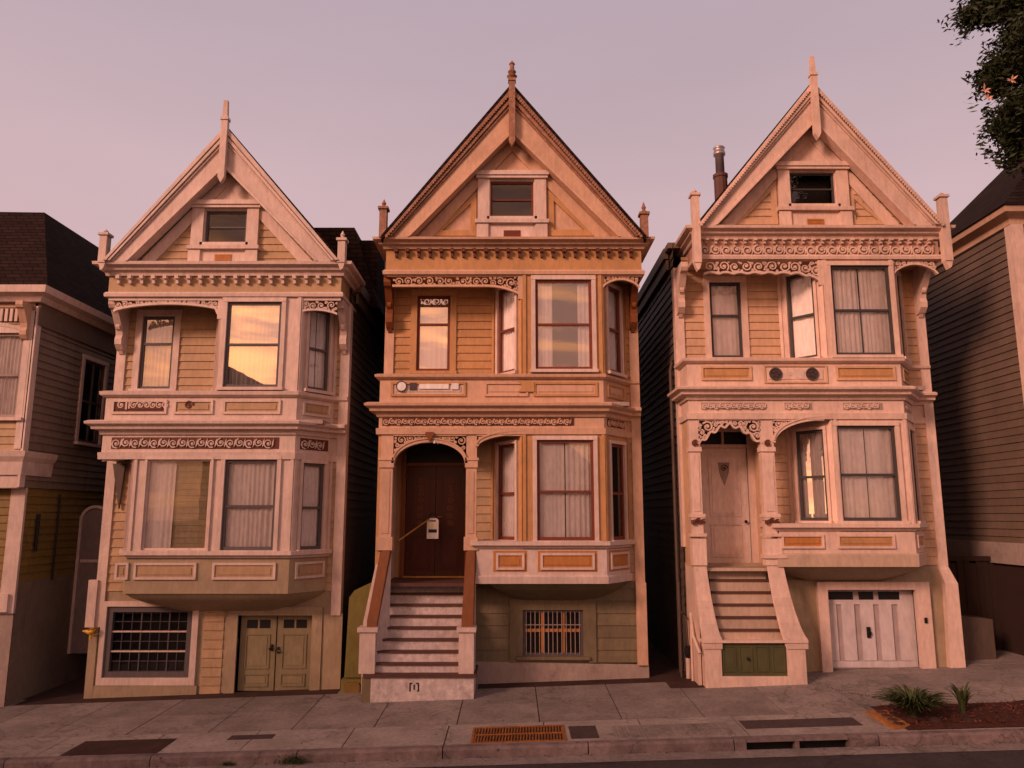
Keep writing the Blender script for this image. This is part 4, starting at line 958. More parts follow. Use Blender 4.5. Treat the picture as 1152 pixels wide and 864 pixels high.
# roundels on the right parapet
q = MB()
for px in (872, 913):
    cu, cz = X(px,420,F), Z(421,F); q.prism(fF, [(cu+.11*math.cos(i*math.pi/10), cz+.11*math.sin(i*math.pi/10)) for i in range(20)], 0, .03)
    q.ribbon(fF, [(cu+.115*math.cos(i*math.pi/10), cz+.115*math.sin(i*math.pi/10)) for i in range(20)], .025, .0, .045, closed=True)
    for i in range(5): t = i*1.257; curl(q, fF, cu+.055*math.cos(t), cz+.055*math.sin(t), .03, t, 1, .03, .045, .014, seg=6)
q.split('roundel', 'iron', H3)
panel(S3, 'trim3', fF, X(859,420,F), X(930,420,F), Z(431,F), Z(411,F), 'och3', 'trim3', H3, w=.03)
q = MB(); curl(q, fF, X(889,421,F), Z(421,F), .05, 0, 1, .01, .03, .02); q.prism(fF, [(X(893,421,F),Z(425,F)),(X(903,421,F),Z(427,F)),(X(905,421,F),Z(417,F)),(X(898,421,F),Z(414,F)),(X(893,421,F),Z(418,F))], .01, .03); q.build('relief_carving', 'trim2w', H3)
# relief on left and middle parapets
q = MB(); g = random.Random(4); a, b, zz0, zz1_ = X(134,455,F), X(185,455,F), Z(461,F), Z(450.5,F); u = a
while u < b:
    k = g.choice((2, 2, 4, 5)); h_ = zz1_-zz0
    if k == 0: q.ribbon(fF, [(u,zz0),(u,zz1_),(u+.06,zz0+h_*.4),(u+.09,zz1_),(u+.09,zz0)], .022, .01, .03)
    elif k == 4: q.ribbon(fF, [(u+.03,zz0),(u+.03,zz1_)], .034, .01, .03); q.ribbon(fF, [(u+.085,zz0+.02),(u+.085,zz1_-.02)], .026, .01, .028)
    elif k == 1: q.ribbon(fF, [(u,zz0),(u+.05,zz1_),(u+.09,zz0)], .022, .01, .03)
    elif k == 2: curl(q, fF, u+.05, (zz0+zz1_)/2, h_*.42, 1, 1, .01, .03, .024)
    elif k == 5: curl(q, fF, u+.05, (zz0+zz1_)/2, h_*.42, 3, -1, .01, .03, .03)
    else: q.ribbon(fF, [(u,zz0),(u,zz1_)], .024, .01, .03); q.ribbon(fF, [(u+.01,zz0+h_*.5),(u+.08,zz1_)], .02, .01, .03); q.ribbon(fF, [(u+.01,zz0+h_*.5),(u+.08,zz0)], .02, .01, .03)
    u += .125
q.build('relief_carving', 'trim3', H1)
q = MB(); curl(q, fF, X(213,456,F), Z(456,F), .09, 0, 1, .02, .045, .03); q.build('relief_scroll', 'darkred', H1)
q = MB(); cu, cz = X(452,435,F), Z(435,F)
q.prism(fF, [(cu+.09*math.cos(i*.52), cz+.09*math.sin(i*.52)) for i in range(12)], .01, .05); q.box(fF, X(472,435,F), X(505,435,F), .01, .05, cz-.05, cz+.045); q.box(fF, X(508,435,F), X(516,435,F), .01, .05, cz-.06, cz+.06)
q.build('nameplate', 'white', H2)
q = MB(); q.box(fF, X(461,435,F), X(469,435,F), .01, .045, cz-.07, cz+.07); q.ribbon(fF, [(cu+.1*math.cos(i*.52), cz+.1*math.sin(i*.52)) for i in range(12)], .02, .02, .055, closed=True); q.build('nameplate_mount', 'iron', H2)
q = MB(); q.prism(fF, [(X(581,435,F),Z(428,F)),(X(601,435,F),Z(430,F)),(X(601,435,F),Z(441,F)),(X(583,435,F),Z(441,F)),(X(588,435,F),Z(435,F))], .03, .05); q.build('ribbon_relief', 'och2', H2)
# chimney flue on the right house
yc = 2.6; xc = X(810,190,yc); q = MB(); q.lathe(xc, yc, [(.17,Z(214,yc)-.6),(.17,Z(201,yc)),(.19,Z(200,yc)),(.19,Z(197,yc))]); fl = q.build('chimney', 'tread', H3)
q = MB(); q.lathe(xc, yc, [(.11,Z(199,yc)),(.11,Z(176,yc)),(.15,Z(175,yc)),(.15,Z(172,yc)),(.13,Z(171.5,yc)),(.13,Z(168,yc)),(.15,Z(167,yc)),(.13,Z(166,yc)),(.02,Z(165.5,yc))], 16); smooth(q.build('flue_pipe', 'metal', fl))
# downpipes in the gaps
for HH, x_ in ((H3, 3.36), (H1, -8.24)):
    q = MB(); q.tube([(x_,.35,gz(x_,0)), (x_,.35,6.2), (x_+.03,.3,6.4)], .035, 8); q.build('downpipe', 'sidedark', HH)

# ------------------------------------------------------------------ neighbours
XN = -9.5
NB = thing('neighbour_house', 'brown sided house at the left edge under a dark hipped shingle roof', 'house', (-12.5, 0, gz(-12, 0)))
fu = front(F); flo = front(-.5); zE = Z(338, F); zm_ = Z(508, F); zlo = Z(548, F)
sd = Fr((XN, -.5), (XN, 11)); sdu = Fr((XN, F), (XN, 11))
yw0, yw1 = 1.05, 1.95; sw0, sw1 = yw0-F, yw1-F; swz1, swz0 = Z(408, 1.5), Z(499, 1.5)
q = MB(); q.lap(sdu, zlo, zE, 0, 11.5, [(sw0, sw1, swz0, swz1)], h=.15); q.build('side_wall', 'side', NB)
q = MB(); q.lap(sd, Z(655,-.5), zlo, 0, 11, h=.15, n=-.02); q.build('lower_side_wall', 'mustard', NB)
q = MB(); q.flat(sd, gz(XN,0)-.6, Z(655,-.5), 0, 11, n=.01); q.build('plinth', 'side', NB)
q = MB(); u0, u1 = -16.5, XN; wz1, wz0 = Z(375,F), Z(470,F); wu1 = X(24,420,F); wu0 = wu1-1.3
q.lap(fu, Z(508,F), zE, u0, u1-.05, [(wu0,wu1,wz0,wz1)], h=.15); q.build('front_wall', 'och1', NB)
q = MB(); q.lap(flo, Z(660,-.5), zlo, u0, X(10,600,-.5), h=.15); q.build('lower_front_wall', 'mustard', NB)
q = MB(); q.flat(flo, gz(-12,0)-.6, Z(660,-.5), u0, XN); q.build('front_plinth', 'plinth', NB)
q = MB(); q.box(fu, X(26,420,F), XN+.0, -.02, .04, Z(505,F), Z(350,F)); q.box(flo, X(9,600,-.5), XN+.012, -.02, .04, Z(690,-.5), zlo); q.box(flo, u0, X(20,600,-.5), .0, .10, Z(688,-.5), Z(668,-.5))
q.wbox(XN-.02, XN+.03, F-.04, F+.12, zlo, Z(345,F)); q.split('corner_board', 'trim1', NB)
q = MB(); q.sweep([(u0,F),(XN,F),(XN,.2)], [(-.05,zm_-.45),(.04,zm_-.45),(.06,zm_-.2),(.12,zm_-.1),(.14,zm_),(0,zm_+.03)]); q.build('belt_cornice', 'trim1', NB)
q = MB(); q.sweep([(u0,F),(XN,F),(XN,11)], [(-.05,zE-.05),(.10,zE-.05),(.16,zE+.05),(.28,zE+.1),(.30,zE+.24),(0,zE+.26)]); q.build('eaves', 'trim1', NB)
q = MB(); q.sweep([(XN,F),(XN,11)], [(0,zE-.5),(.05,zE-.5),(.06,zE-.06),(0,zE-.05)]); q.split('eaves_board', 'side2', NB)
q = MB(); q.box(fu, u0, X(30,352,F), .0, .03, Z(363,F), Z(346,F)); q.build('frieze', 'darkred', NB)
q = MB()
for k in range(26): uu = X(29,352,F)-.05-k*.10; q.box(fu, uu-.028, uu+.028, .03, .06, Z(362,F), Z(348,F))
q.ribbon(fu, [(X(32,365,F)-1.6+1.6*i/12, Z(372,F)+.14*math.sin(math.pi*i/12)) for i in range(13)], .07, .0, .06)
q.build('balusters', 'trim1', NB)
q = MB(); bracket(q, fu, X(29,350,F), X(38,350,F)-.02, Z(343,F), .75, .34); q.build('bracket', 'trim2', NB)
window(NB, fu, wu0, wu1, wz0, wz1, cas=.13, cm='trim1', sm='plinth', seed=90)
window(NB, sdu, sw0, sw1, swz0, swz1, cas=.09, cm='trim1', sm='sidedark', cur=None)
q = MB(); q.box(sdu, (sw0+sw1)/2-.02, (sw0+sw1)/2+.02, -.04, .0, swz0, swz1); q.build('glazing_bar', 'sidedark', NB)
q = MB(); zr_ = Z(239, 1.6); xr_ = X(50,239,1.6)
A_ = [(-17,F-.25,zE+.24),(XN+.3,F-.25,zE+.24),(XN+.3,9,zE+.24),(-17,9,zE+.24)]; B_ = [(-17,1.4,zr_),(xr_,1.6,zr_),(xr_,5.5,zr_),(-17,5.5,zr_)]
q.hexa(A_+B_); q.build('roof', 'roof1', NB)
q = MB(); q.hexa([(-17,F-.2,zE+.25),(X(35,330,F),F-.2,zE+.25),(X(30,330,F),1.2,zE+.3),(-17,1.2,zE+.3),(-17,-.1,Z(290,-.1)),(X(4,290,-.1),-.1,Z(290,-.1)),(X(4,290,-.1),1.3,Z(290,-.1)),(-17,1.3,Z(290,-.1))]); q.build('front_gablet', 'roof1', NB)
q = MB(); q.wbox(-16.9,-16.5,F,11,gz(-16,0)-.6,zE+.2); q.wbox(-16.5,XN-.02,10.9,11,gz(-12,0)-.6,zE+.2); q.wbox(-16.5,XN-.05,F+.4,10.9,zE-.1,zE+.2); q.build('rear_wall', 'side', NB)
q = MB(); q.wbox(-16.5,XN-.03,F+.01,.0,zlo-.02,Z(508,F)+.02); q.wbox(-16.5,XN-.04,F-.0,F+.02,zlo-.01,zm_); q.build('jetty_board', 'trim1', NB)
q = MB(); q.tube([(XN+.06,.55,Z(655,0)),(XN+.06,.55,zlo-.1)], .02, 6); q.tube([(XN+.05,-.1,Z(620,0)),(XN+.05,-.1,Z(578,0))], .03, 6); q.split('pipe', 'black', NB, axis=1)

XRN = 10.42; YR = -.4
RB = thing('neighbour_house', 'grey brown lap sided house at the right edge with black shingle roof and pale eaves', 'house', (13, 0, gz(13, 0)))
zE2 = Z(246, YR); sr = Fr((XRN, 11), (XRN, YR)); frr = front(YR)
q = MB(); q.lap(sr, Z(612, 1), zE2, 0, 11-YR, h=.16); q.build('side_wall', 'side2', RB)
q = MB(); q.flat(sr, gz(10,0)-.4, Z(632, 1), 0, 11-YR, n=-.03); q.build('lower_side_wall', 'fence', RB)
q = MB(); q.box(sr, 0, 11-YR, -.02, .05, Z(634,1), Z(610,1)); q.build('belt_board', 'plinth', RB)
q = MB(); q.lap(frr, gz(13,0)-.4, zE2, XRN+.2, 16, h=.16); q.build('front_wall', 'och3', RB)
q = MB(); q.wbox(16,16.4,YR,11,gz(13,0)-.6,zE2+.2); q.wbox(XRN+.02,16,10.9,11,gz(13,0)-.6,zE2+.2); q.build('rear_wall', 'side2', RB)
q = MB(); q.wbox(XRN-.04, XRN+.22, YR-.05, YR+.16, Z(600,YR), zE2); q.wbox(XRN-.10, XRN+.5, YR-.2, YR+.1, gz(10,0)-.3, Z(578,YR)); q.wbox(XRN-.13, XRN+.5, YR-.24, YR+.14, Z(578,YR), Z(575,YR)); q.split('corner_board', 'trim3', RB)
q = MB(); q.sweep([(XRN,11),(XRN,YR),(16,YR)], [(-.05,zE2-.14),(.05,zE2-.14),(.06,zE2-.02),(.16,zE2+.04),(.24,zE2+.07),(.26,zE2+.2),(0,zE2+.22)]); q.build('eaves', 'trim2', RB)
zr2 = Z(183, 3.0); xr2 = X(1141,183,3.0)
q = MB(); q.hexa([(XRN-.3,YR-.3,zE2+.2),(17,YR-.3,zE2+.2),(17,3.2,zE2+.2),(XRN-.3,3.2,zE2+.2),(xr2+.2,1.6,zr2+.3),(17,1.6,zr2+.3),(17,2.9,zr2+.3),(xr2+.2,2.9,zr2+.3)]); q.build('roof', 'roof2', RB)
q = MB(); q.wbox(XRN-.28, 17, 3.2, 11, zE2+.1, zE2+.24); q.build('rear_roof', 'roof2', RB)
q = MB(); q.hexa([(XRN+.3,YR-.34,zE2+.21),(17,YR-.34,zE2+.21),(17,1.2,zE2+.21),(XRN+.9,1.2,zE2+.21),(XRN+1.3,.55,zE2+1.9),(17,.55,zE2+1.9),(17,1.2,zE2+1.9),(XRN+1.4,1.2,zE2+1.9)]); q.build('front_roof', 'roofred', RB)

# ------------------------------------------------------------------ alleys: gates, low walls
AD = thing('alley_gate', 'pale round topped gate in the dark alley left of the straw yellow house', 'gate', (-9.2, 1.5, gz(-9, 0)))
fa_ = front(1.5); a, b = -9.46, -8.98+.12; zb_, zt_ = Z(735,1.5), Z(570,1.5); rr = (b-a)/2
P = [(a,zb_)]+[(a+rr-rr*math.cos(math.pi*i/14), zt_-.28+.28*math.sin(math.pi*i/14)) for i in range(15)]+[(b,zb_)]
q = MB(); q.prism(fa_, P, -.06, 0); q.build('gate_panel', 'alleydoor', AD)
q = MB(); q.ribbon(fa_, P, .06, -.02, .05); q.box(fa_, a+.05, b-.05, 0, .02, zb_+1.9, zb_+1.96); q.build('gate_frame', 'trim1', AD)
q = MB(); q.box(fa_, b-.12, b-.09, 0, .04, zt_-.62, zt_-.5); q.build('hinge', 'black', AD)
RG = thing('slatted_gate', 'dark vertical board gate closing the passage right of the white garage door', 'gate', (9.6, 1.4, gz(9.6, 0)))
fg = front(1.4); a, b = 8.7, 10.5; zb_ = gz(9.6,0)-.1; zt_ = Z(631,1.4)
q = MB(); k = 0; u = a
while u < b: q.box(fg, u, u+.13, -.03, .0-.008*(k % 2), zb_, zt_-.05*(k%3==0)); u += .136; k += 1
q.build('gate_board', 'fence', RG)
q = MB(); q.box(fg, a, b, -.06, .03, zt_-.0, zt_+.1); q.box(fg, 9.62, 9.72, -.05, .04, zb_, zt_); q.build('gate_frame', 'fence', RG)
q = MB(); q.hexa([(8.75,.5,zb_-.2),(9.75,.5,zb_-.2),(9.75,1.1,zb_-.2),(8.75,1.1,zb_-.2),(8.75,.5,Z(690,.6)),(9.75,.5,Z(696,.6)),(9.75,1.1,Z(696,.6)),(8.75,1.1,Z(690,.6))])
tag(q.build('low_wall', 'sidedark'), 'low rendered wall stub in the dark passage in front of the dark board gate', 'wall')
q = MB(); a, b = X(391,700,-.1), X(417,700,-.1)
q.hexa([(a-.02,-.14,gz(-3,0)+.22),(b,-.14,gz(-3,0)+.22),(b,.3,gz(-3,0)+.22),(a-.02,.3,gz(-3,0)+.22),(a+.02,-.12,Z(672,-.1)),(b,-.12,Z(660,-.1)),(b,.3,Z(660,-.1)),(a+.02,.3,Z(672,-.1))])
q.prism(Fr((a,-.12),(b,-.12)), [(.02,Z(672,-.1)),(b-a,Z(660,-.1)),(b-a,Z(655,-.1)),(.12,Z(664,-.1))], -.4, -.001)
q.wbox(a-.06, b+.0, -.24, .3, gz(-3,0)-.12, gz(-3,0)+.2)
tag(q.build('garden_wall', 'lime'), 'olive green rendered wall end between the left house and the grey steps', 'wall')
q = MB(); a, b = X(388,782,-.3), X(405,782,-.3); q.wbox(a,b,-.36,-.26,gz(-3.2,0)-.03,gz(-3.2,0)+.13); q.wbox(a+.02,b-.02,-.34,-.28,gz(-3.2,0)+.13,gz(-3.2,0)+.17)
tag(q.build('kerb_block', 'mustard'), 'small mustard block at the foot of the olive green wall', 'block')
# meter and pipes left of the right-hand steps
MT = thing('gas_meter', 'small dark meter with pipes beside the left pier of the tan steps', 'meter', (3.3, -.5, gz(3.3, 0)))
q = MB(); yy = -.2; q.lathe(X(774,725,yy), yy, [(.05,Z(740,yy)),(.07,Z(735,yy)),(.07,Z(728,yy)),(.03,Z(726,yy))]); q.build('meter_body', 'black', MT)
q = MB(); q.tube([(X(774,740,yy),yy,gz(3.3,0)-.05),(X(774,740,yy),yy,Z(740,yy))], .045, 8); q.build('meter_pipe', 'trim1', MT)
q = MB(); q.tube([(X(774,725,yy),yy,Z(726,yy)),(X(772,700,yy),yy,Z(695,yy)),(X(770,690,yy),.2,Z(690,yy))], .02, 8); q.tube([(X(766,700,yy),yy+.1,gz(3.3,0)),(X(766,700,yy),yy+.1,Z(655,yy))], .022, 8); q.build('gas_pipe', 'sidedark', MT)
q = MB(); q.tube([(X(777,690,-.4),-.4,Z(690,-.4)),(X(780,720,-.7),-.7,Z(715,-.7)),(X(788,745,-.92),-.92,Z(735,-.92))], .03, 8); q.tube([(X(777,690,-.4),-.4,Z(690,-.4)),(X(777,700,-.4),-.4,gz(3.4,-.4))], .025, 8)
tag(q.build('side_rail', 'trim3'), 'pale sloping rail on the left flank of the tan steps', 'rail')

# ------------------------------------------------------------------ small things
BD = thing('bird_ornament', 'small yellow bird figure perched on the left corner board of the straw yellow house', 'ornament', (X(101,712,-.15), -.15, Z(718,-.15)))
fb = front(-.15); bx, bz = X(101,711,-.15), Z(711,-.15)
q = MB(); q.tube([fb(bx-.14,0,bz+.02), fb(bx-.06,0,bz+.01), fb(bx,0,bz-.005), fb(bx+.06,0,bz+.02), fb(bx+.10,0,bz+.05)], [.012,.035,.052,.045,.022], 10); q.build('body', 'yellow', BD)
q = MB(); q.hexa([fb(bx-.04,.02,bz+.01),fb(bx+.05,.02,bz+.01),fb(bx+.05,-.02,bz+.01),fb(bx-.04,-.02,bz+.01),fb(bx-.0,.07,bz+.07),fb(bx+.09,.07,bz+.08),fb(bx+.09,-.07,bz+.08),fb(bx-.0,-.07,bz+.07)]); q.build('wing', 'yellow', BD)
q = MB(); q.tube([fb(bx+.02,0,bz-.04), fb(bx+.02,0,bz-.13)], [.02,.028], 8); q.tube([fb(bx+.02,0,bz-.05), fb(bx+.10,-.02,bz-.05), fb(bx+.13,-.1,bz-.05)], .012, 6); q.build('perch', 'yellow', BD)
yl = .12; LX, LZ0, LZ1 = X(487,592,yl), Z(606,yl), Z(583,yl)
LB = thing('lock_box', 'white box with cream label hanging before the dark wooden door', 'box', (LX, yl, LZ0))
fl_b = front(yl); h_ = LZ1-LZ0; w_ = .115
q = MB(); q.prism(fl_b, [(LX-w_,LZ0),(LX+w_,LZ0),(LX+w_,LZ1-.04),(LX+w_-.04,LZ1),(LX-w_+.04,LZ1),(LX-w_,LZ1-.04)], -.05, .05); q.build('box_body', 'white', LB)
q = MB(); q.box(fl_b, LX-w_*.72, LX+w_*.72, .05, .056, LZ0+h_*.5, LZ0+h_*.78); q.build('label_plate', 'screen', LB)
q = MB(); q.box(fl_b, LX-w_*.72, LX+w_*.72, .05, .055, LZ0+h_*.30, LZ0+h_*.46); q.box(fl_b, LX-w_*.55, LX+w_*.55, .05, .055, LZ0+h_*.84, LZ0+h_*.9); q.build('slot', 'black', LB)
q = MB(); q.tube([fl_b(LX+.075*math.cos(t), 0, LZ1+.0+.10*math.sin(t)) for t in [math.pi*i/10 for i in range(11)]], .016, 8); q.build('shackle', 'black', LB)
q = MB(); q.tube([(X(447,609,F+.2),F+.2,Z(609,F+.2)), (LX-.06, yl-.02, LZ1+.0)], .02, 8); q.tube([(LX-.06, yl-.02, LZ1+.0),(LX+.1,yl+.2,LZ1+.03),(LX+.15,.4,LZ1+.03)], .018, 8)
tag(q.build('brass_bar', 'brass'), 'thin brass bar slanting across the porch of the middle house to the white box', 'bar')
q = MB(); q.lathe(X(489,495,F), F-.02, [(.02,Z(499,F)),(.028,Z(498,F)),(.02,Z(496,F)),(.006,Z(495,F))]); tag(q.build('porch_bulb', 'white'), 'tiny white porch bulb under the carved keystone of the middle house', 'lamp')

# ------------------------------------------------------------------ ground
def sheet(name, mat, xs, ys, dz):
    q = MB(); q.recalc = False; nx = len(xs)
    q.add([(x, y, gz(x, y)+dz) for y in ys for x in xs], [(j*nx+i, j*nx+i+1, (j+1)*nx+i+1, (j+1)*nx+i) for j in range(len(ys)-1) for i in range(nx-1)])
    return q.build(name, mat)
def rng(a, b, n): return [a+(b-a)*i/n for i in range(n+1)]
XS = [-600,-200]+rng(-40,40,40)+[200,600]
struct(sheet('ground', 'earth', XS, [-600,-200,-60,-30,-16,-8,-3.9,-3,-2,-1,0,4,15,60,600], -.32))
KY = -3.72
struct(sheet('road', 'asph', rng(-60,60,60), [-14.5,-12,-9,-6,-4.6,KY-.16], -.135))
struct(sheet('far_pavement', 'walk', rng(-60,60,60), [-22,-18,-14.5], -.02))
def slab(q, x0, x1, y0, y1, dz=0.0, th=.12, sk=0.0):
    if x1-x0 > 1.5:
        n_ = int((x1-x0)/1.0)+1
        for i in range(n_): slab(q, x0+(x1-x0)*i/n_, x0+(x1-x0)*(i+1)/n_, y0, y1, dz, th)
        return
    c = [(x0,y0),(x1,y0),(x1,y1),(x0,y1)]
    q.hexa([(x,y,gz(x,y)+dz-th) for x,y in c]+[(x,y,gz(x,y)+dz) for x,y in c])
q = MB(); g = random.Random(3); x = -22.0
while x < 22:
    wd = 1.32; 
    for y0, y1 in ((-1.55,-.425),(-2.68,-1.57)): slab(q, x+.009, x+wd-.009, y0, y1, dz=g.uniform(-.002,.002))
    x += wd
struct(q.build('pavement', 'walk'))
q = MB(); x = -22.0
while x < 22: slab(q, x+.009, x+1.5-.009, KY+.0, -2.70, dz=g.uniform(-.001,.002)); x += 1.5
struct(q.build('pavement_edge', 'walkpale'))
q = MB(); slab(q, -22, 22, -2.9, -.4, dz=-.012, th=.25); slab(q, -22, 22, KY, -2.6, dz=-.013, th=.25); struct(q.build('pavement_bed', 'earth'))
q = MB(); slab(q, -9.4, -3.3, -.415, .05, dz=-.001); slab(q, -.65, 2.9, -.415, .05, dz=-.001); slab(q, 2.9, 3.7, -.9, .1, dz=.004); struct(q.build('pavement_patch', 'redpatch'))
q = MB(); slab(q, -3.3, -.65, -.415, .05, dz=-.001); slab(q, 3.7, 22, -.415, .3, dz=-.001); slab(q, -22, -9.4, -.415, .05, dz=-.002)
struct(q.build('pavement_strip', 'walk'))
q = MB(); slab(q, -9.5, -8.2, .05, 5, dz=.01); slab(q, -3.4, -2.6, .05, 11, dz=.0); slab(q, 2.6, 3.5, .1, 11, dz=.0); struct(q.build('alley_path', 'redpatch'))
q = MB(); slab(q, 8.6, 10.5, .05, 5, dz=.0); struct(q.build('passage_path', 'walk'))
# kerb stones, each its own
cuts = [-22.0]; 
while cuts[-1] < 22: cuts.append(cuts[-1]+2.1)
IN0, IN1 = X(836,838,KY), X(950,838,KY)       # drain inlet
q = MB()
def kerb(q, a, b, top=.012):
    n = max(1, int((b-a)/.35)); c = [(0,-.3),(-.005,-.3)]
    for i in range(n):
        p, r_ = a+(b-a)*i/n, a+(b-a)*(i+1)/n
        e0 = .006*math.sin(p*7.3)+.004*math.sin(p*17); e1 = .006*math.sin(r_*7.3)+.004*math.sin(r_*17)
        y1_ = KY-.006; y0a, y0b = KY-.17+e0, KY-.17+e1
        za_, zb_ = gz(p,KY), gz(r_,KY)
        prof = lambda y0, zz: [(y1_,zz-.3),(y0-.012,zz-.3),(y0,zz+top-.035),(y0+.03,zz+top),(y1_,zz+top)]
        A = [(p,yy,z_) for yy,z_ in prof(y0a,za_)]; B = [(r_,yy,z_) for yy,z_ in prof(y0b,zb_)]
        fs = [(j,(j+1)%5,5+(j+1)%5,5+j) for j in range(5)]
        if i == 0: fs.append((4,3,2,1,0))
        if i == n-1: fs.append((5,6,7,8,9))
        q.add(A+B, fs)
segs = []
for a, b in zip(cuts, cuts[1:]):
    if b < IN0 or a > IN1: segs.append((a+.008, b-.008))
    else:
        if a < IN0: segs.append((a+.008, IN0))
        if b > IN1: segs.append((IN1, b-.008))
for a, b in segs: kerb(q, a, b)
struct(q.build('kerb', 'kerb'))
q = MB(); a, b = IN0+.01, IN1-.01
q.hexa([(a,KY-.16,gz(a,KY)-.035),(b,KY-.16,gz(b,KY)-.035),(b,KY,gz(b,KY)-.02),(a,KY,gz(a,KY)-.02),(a,KY-.16,gz(a,KY)+.01),(b,KY-.16,gz(b,KY)+.01),(b,KY,gz(b,KY)+.012),(a,KY,gz(a,KY)+.012)])
q.wbox((a+b)/2-.03, (a+b)/2+.03, KY-.15, KY-.02, gz(a,KY)-.2, gz(a,KY)-.0); o = q.build('drain_inlet', 'kerb')
tag(o, 'concrete lintel over the dark drain slot cut in the kerb below the white garage door', 'drain')
q = MB(); q.wbox(a,b,KY-.03,KY+.5,gz(a,KY)-.3,gz(a,KY)-.02); struct(q.build('gutter', 'black'))
q = MB(); q.recalc = False; yy = KY-.17
for i in range(50): p, r_ = -20+40*i/50, -20+40*(i+1)/50; q.quad((p,yy-.34,gz(p,yy)-.130),(r_,yy-.34,gz(r_,yy)-.130),(r_,yy+.02,gz(r_,yy)-.130),(p,yy+.02,gz(p,yy)-.130))
struct(q.build('gutter_strip', 'walk'))
# covers and patches
def gy(py, x):         # Y on the pavement seen at pixel row py
    lo, hi = -6.0, 3.0
    for _ in range(40):
        m_ = (lo+hi)/2
        if Z(py, m_) > gz(x, m_): lo = m_
        else: hi = m_
    return (lo+hi)/2
def cover(name, mat, px0, py0, px1, py1, label, cat, dz=.006, ribs=0, frame=None, th=.02):
    xm = 0; ya = gy(py1, X((px0+px1)/2, py1, -3)); yb_ = gy(py0, X((px0+px1)/2, py0, -3)); ya = max(ya, KY+.03); yb_ = max(yb_, ya+.12); x0, x1 = X(px0,(py0+py1)/2,(ya+yb_)/2), X(px1,(py0+py1)/2,(ya+yb_)/2)
    q = MB(); slab(q, x0, x1, ya, yb_, dz=dz, th=th)
    for k in range(ribs):
        xx = x0+(x1-x0)*(k+.5)/ribs; slab(q, xx-.012, xx+.012, ya+.03, yb_-.03, dz=dz+.006, th=.006)
    o = q.build(name, mat); tag(o, label, cat); return (x0, x1, ya, yb_)
cover('utility_cover', 'redpatch', 82, 833, 188, 851, 'dark red brown rectangular patch cover near the kerb at the left', 'cover')
cover('utility_cover', 'iron', 258, 827, 308, 832, 'narrow dark slot cover in the pavement before the brown double garage door', 'cover')
cover('utility_cover', 'iron', 641, 817, 672, 831, 'small square iron cover just right of the rusty storm grate', 'cover')
cover('utility_cover', 'walk', 690, 815, 822, 829, 'ribbed concrete cover strip near the kerb between grate and drain', 'cover', ribs=34)
cover('utility_cover', 'iron', 835, 809, 965, 818, 'faint dark rectangular patch set in the pavement behind the kerb drain slot', 'cover', dz=.004)
x0, x1 = X(531,827,-3.3), X(636,827,-3.3); ya, yb_ = KY+.05, gy(818, 0)
G = thing('storm_grate', 'rusty orange storm grate with two rows of bars near the kerb', 'grate', ((x0+x1)/2, (ya+yb_)/2, gz(0,-3.3)))
q = MB(); ym = (ya+yb_)/2
for (a, b, c, d) in ((x0,x1,ya,ya+.035),(x0,x1,yb_-.035,yb_),(x0,x1,ym-.02,ym+.02),(x0,x0+.035,ya+.036,yb_-.036),(x1-.035,x1,ya+.036,yb_-.036)): slab(q, a, b, c, d, dz=.014, th=.03)
q.build('frame', 'rust', G)
q = MB(); n = 30
for k in range(n):
    xx = x0+.05+(x1-x0-.1)*k/(n-1)
    for c, d in ((ya+.036, ym-.021), (ym+.021, yb_-.036)):
        q.hexa([(xx-.010,c,gz(xx,c)-.005),(xx+.010,c,gz(xx,c)-.005),(xx+.022,d,gz(xx,d)-.005),(xx+.002,d,gz(xx,d)-.005),(xx-.010,c,gz(xx,c)+.012),(xx+.010,c,gz(xx,c)+.012),(xx+.022,d,gz(xx,d)+.012),(xx+.002,d,gz(xx,d)+.012)])
q.build('bars', 'rust', G)
q = MB(); slab(q, x0+.01, x1-.01, ya+.01, yb_-.01, dz=.0035, th=.01); q.build('pit', 'black', G)

# planting bed, tile, plants, weeds
bx0 = X(1004,812,-3.2); by0, by1 = KY+.06, gy(793, 7)
q = MB(); nx, ny = 46, 12; g = random.Random(8); vs = []
for j in range(ny+1):
    for i in range(nx+1):
        x = bx0+(11.2-bx0)*i/nx; y = by0+(by1-by0)*j/ny; e = 0 if i in (0,nx) or j in (0,ny) else 1
        vs.append((x, y, gz(x,y)+.012+e*(.03+.022*math.sin(x*3.1)*math.cos(y*5)+g.uniform(-.012,.018))))
q.add(vs, [(j*(nx+1)+i, j*(nx+1)+i+1, (j+1)*(nx+1)+i+1, (j+1)*(nx+1)+i) for j in range(ny) for i in range(nx)]); q.recalc = False
struct(q.build('planting_bed', 'soil'))
tx0 = X(976,812,-3.1)
TL = thing('patterned_tile', 'orange tile with dark flower spots at the left end of the planting bed', 'tile', (tx0+.3, -3.3, gz(6,-3.3)))
q = MB(); gp = lambda px, py: (lambda yy: (X(px, py, yy), yy))(max(by0+.03, gy(py, X(px, py, -3))))
pts = [gp(974,803), gp(1004,802), gp(1024,818), gp(1006,823)]
q.hexa([(x,y,gz(x,y)) for x,y in [pts[0],pts[3],pts[2],pts[1]]]+[(x,y,gz(x,y)+.045) for x,y in [pts[0],pts[3],pts[2],pts[1]]]); q.build('tile_slab', 'tile', TL)
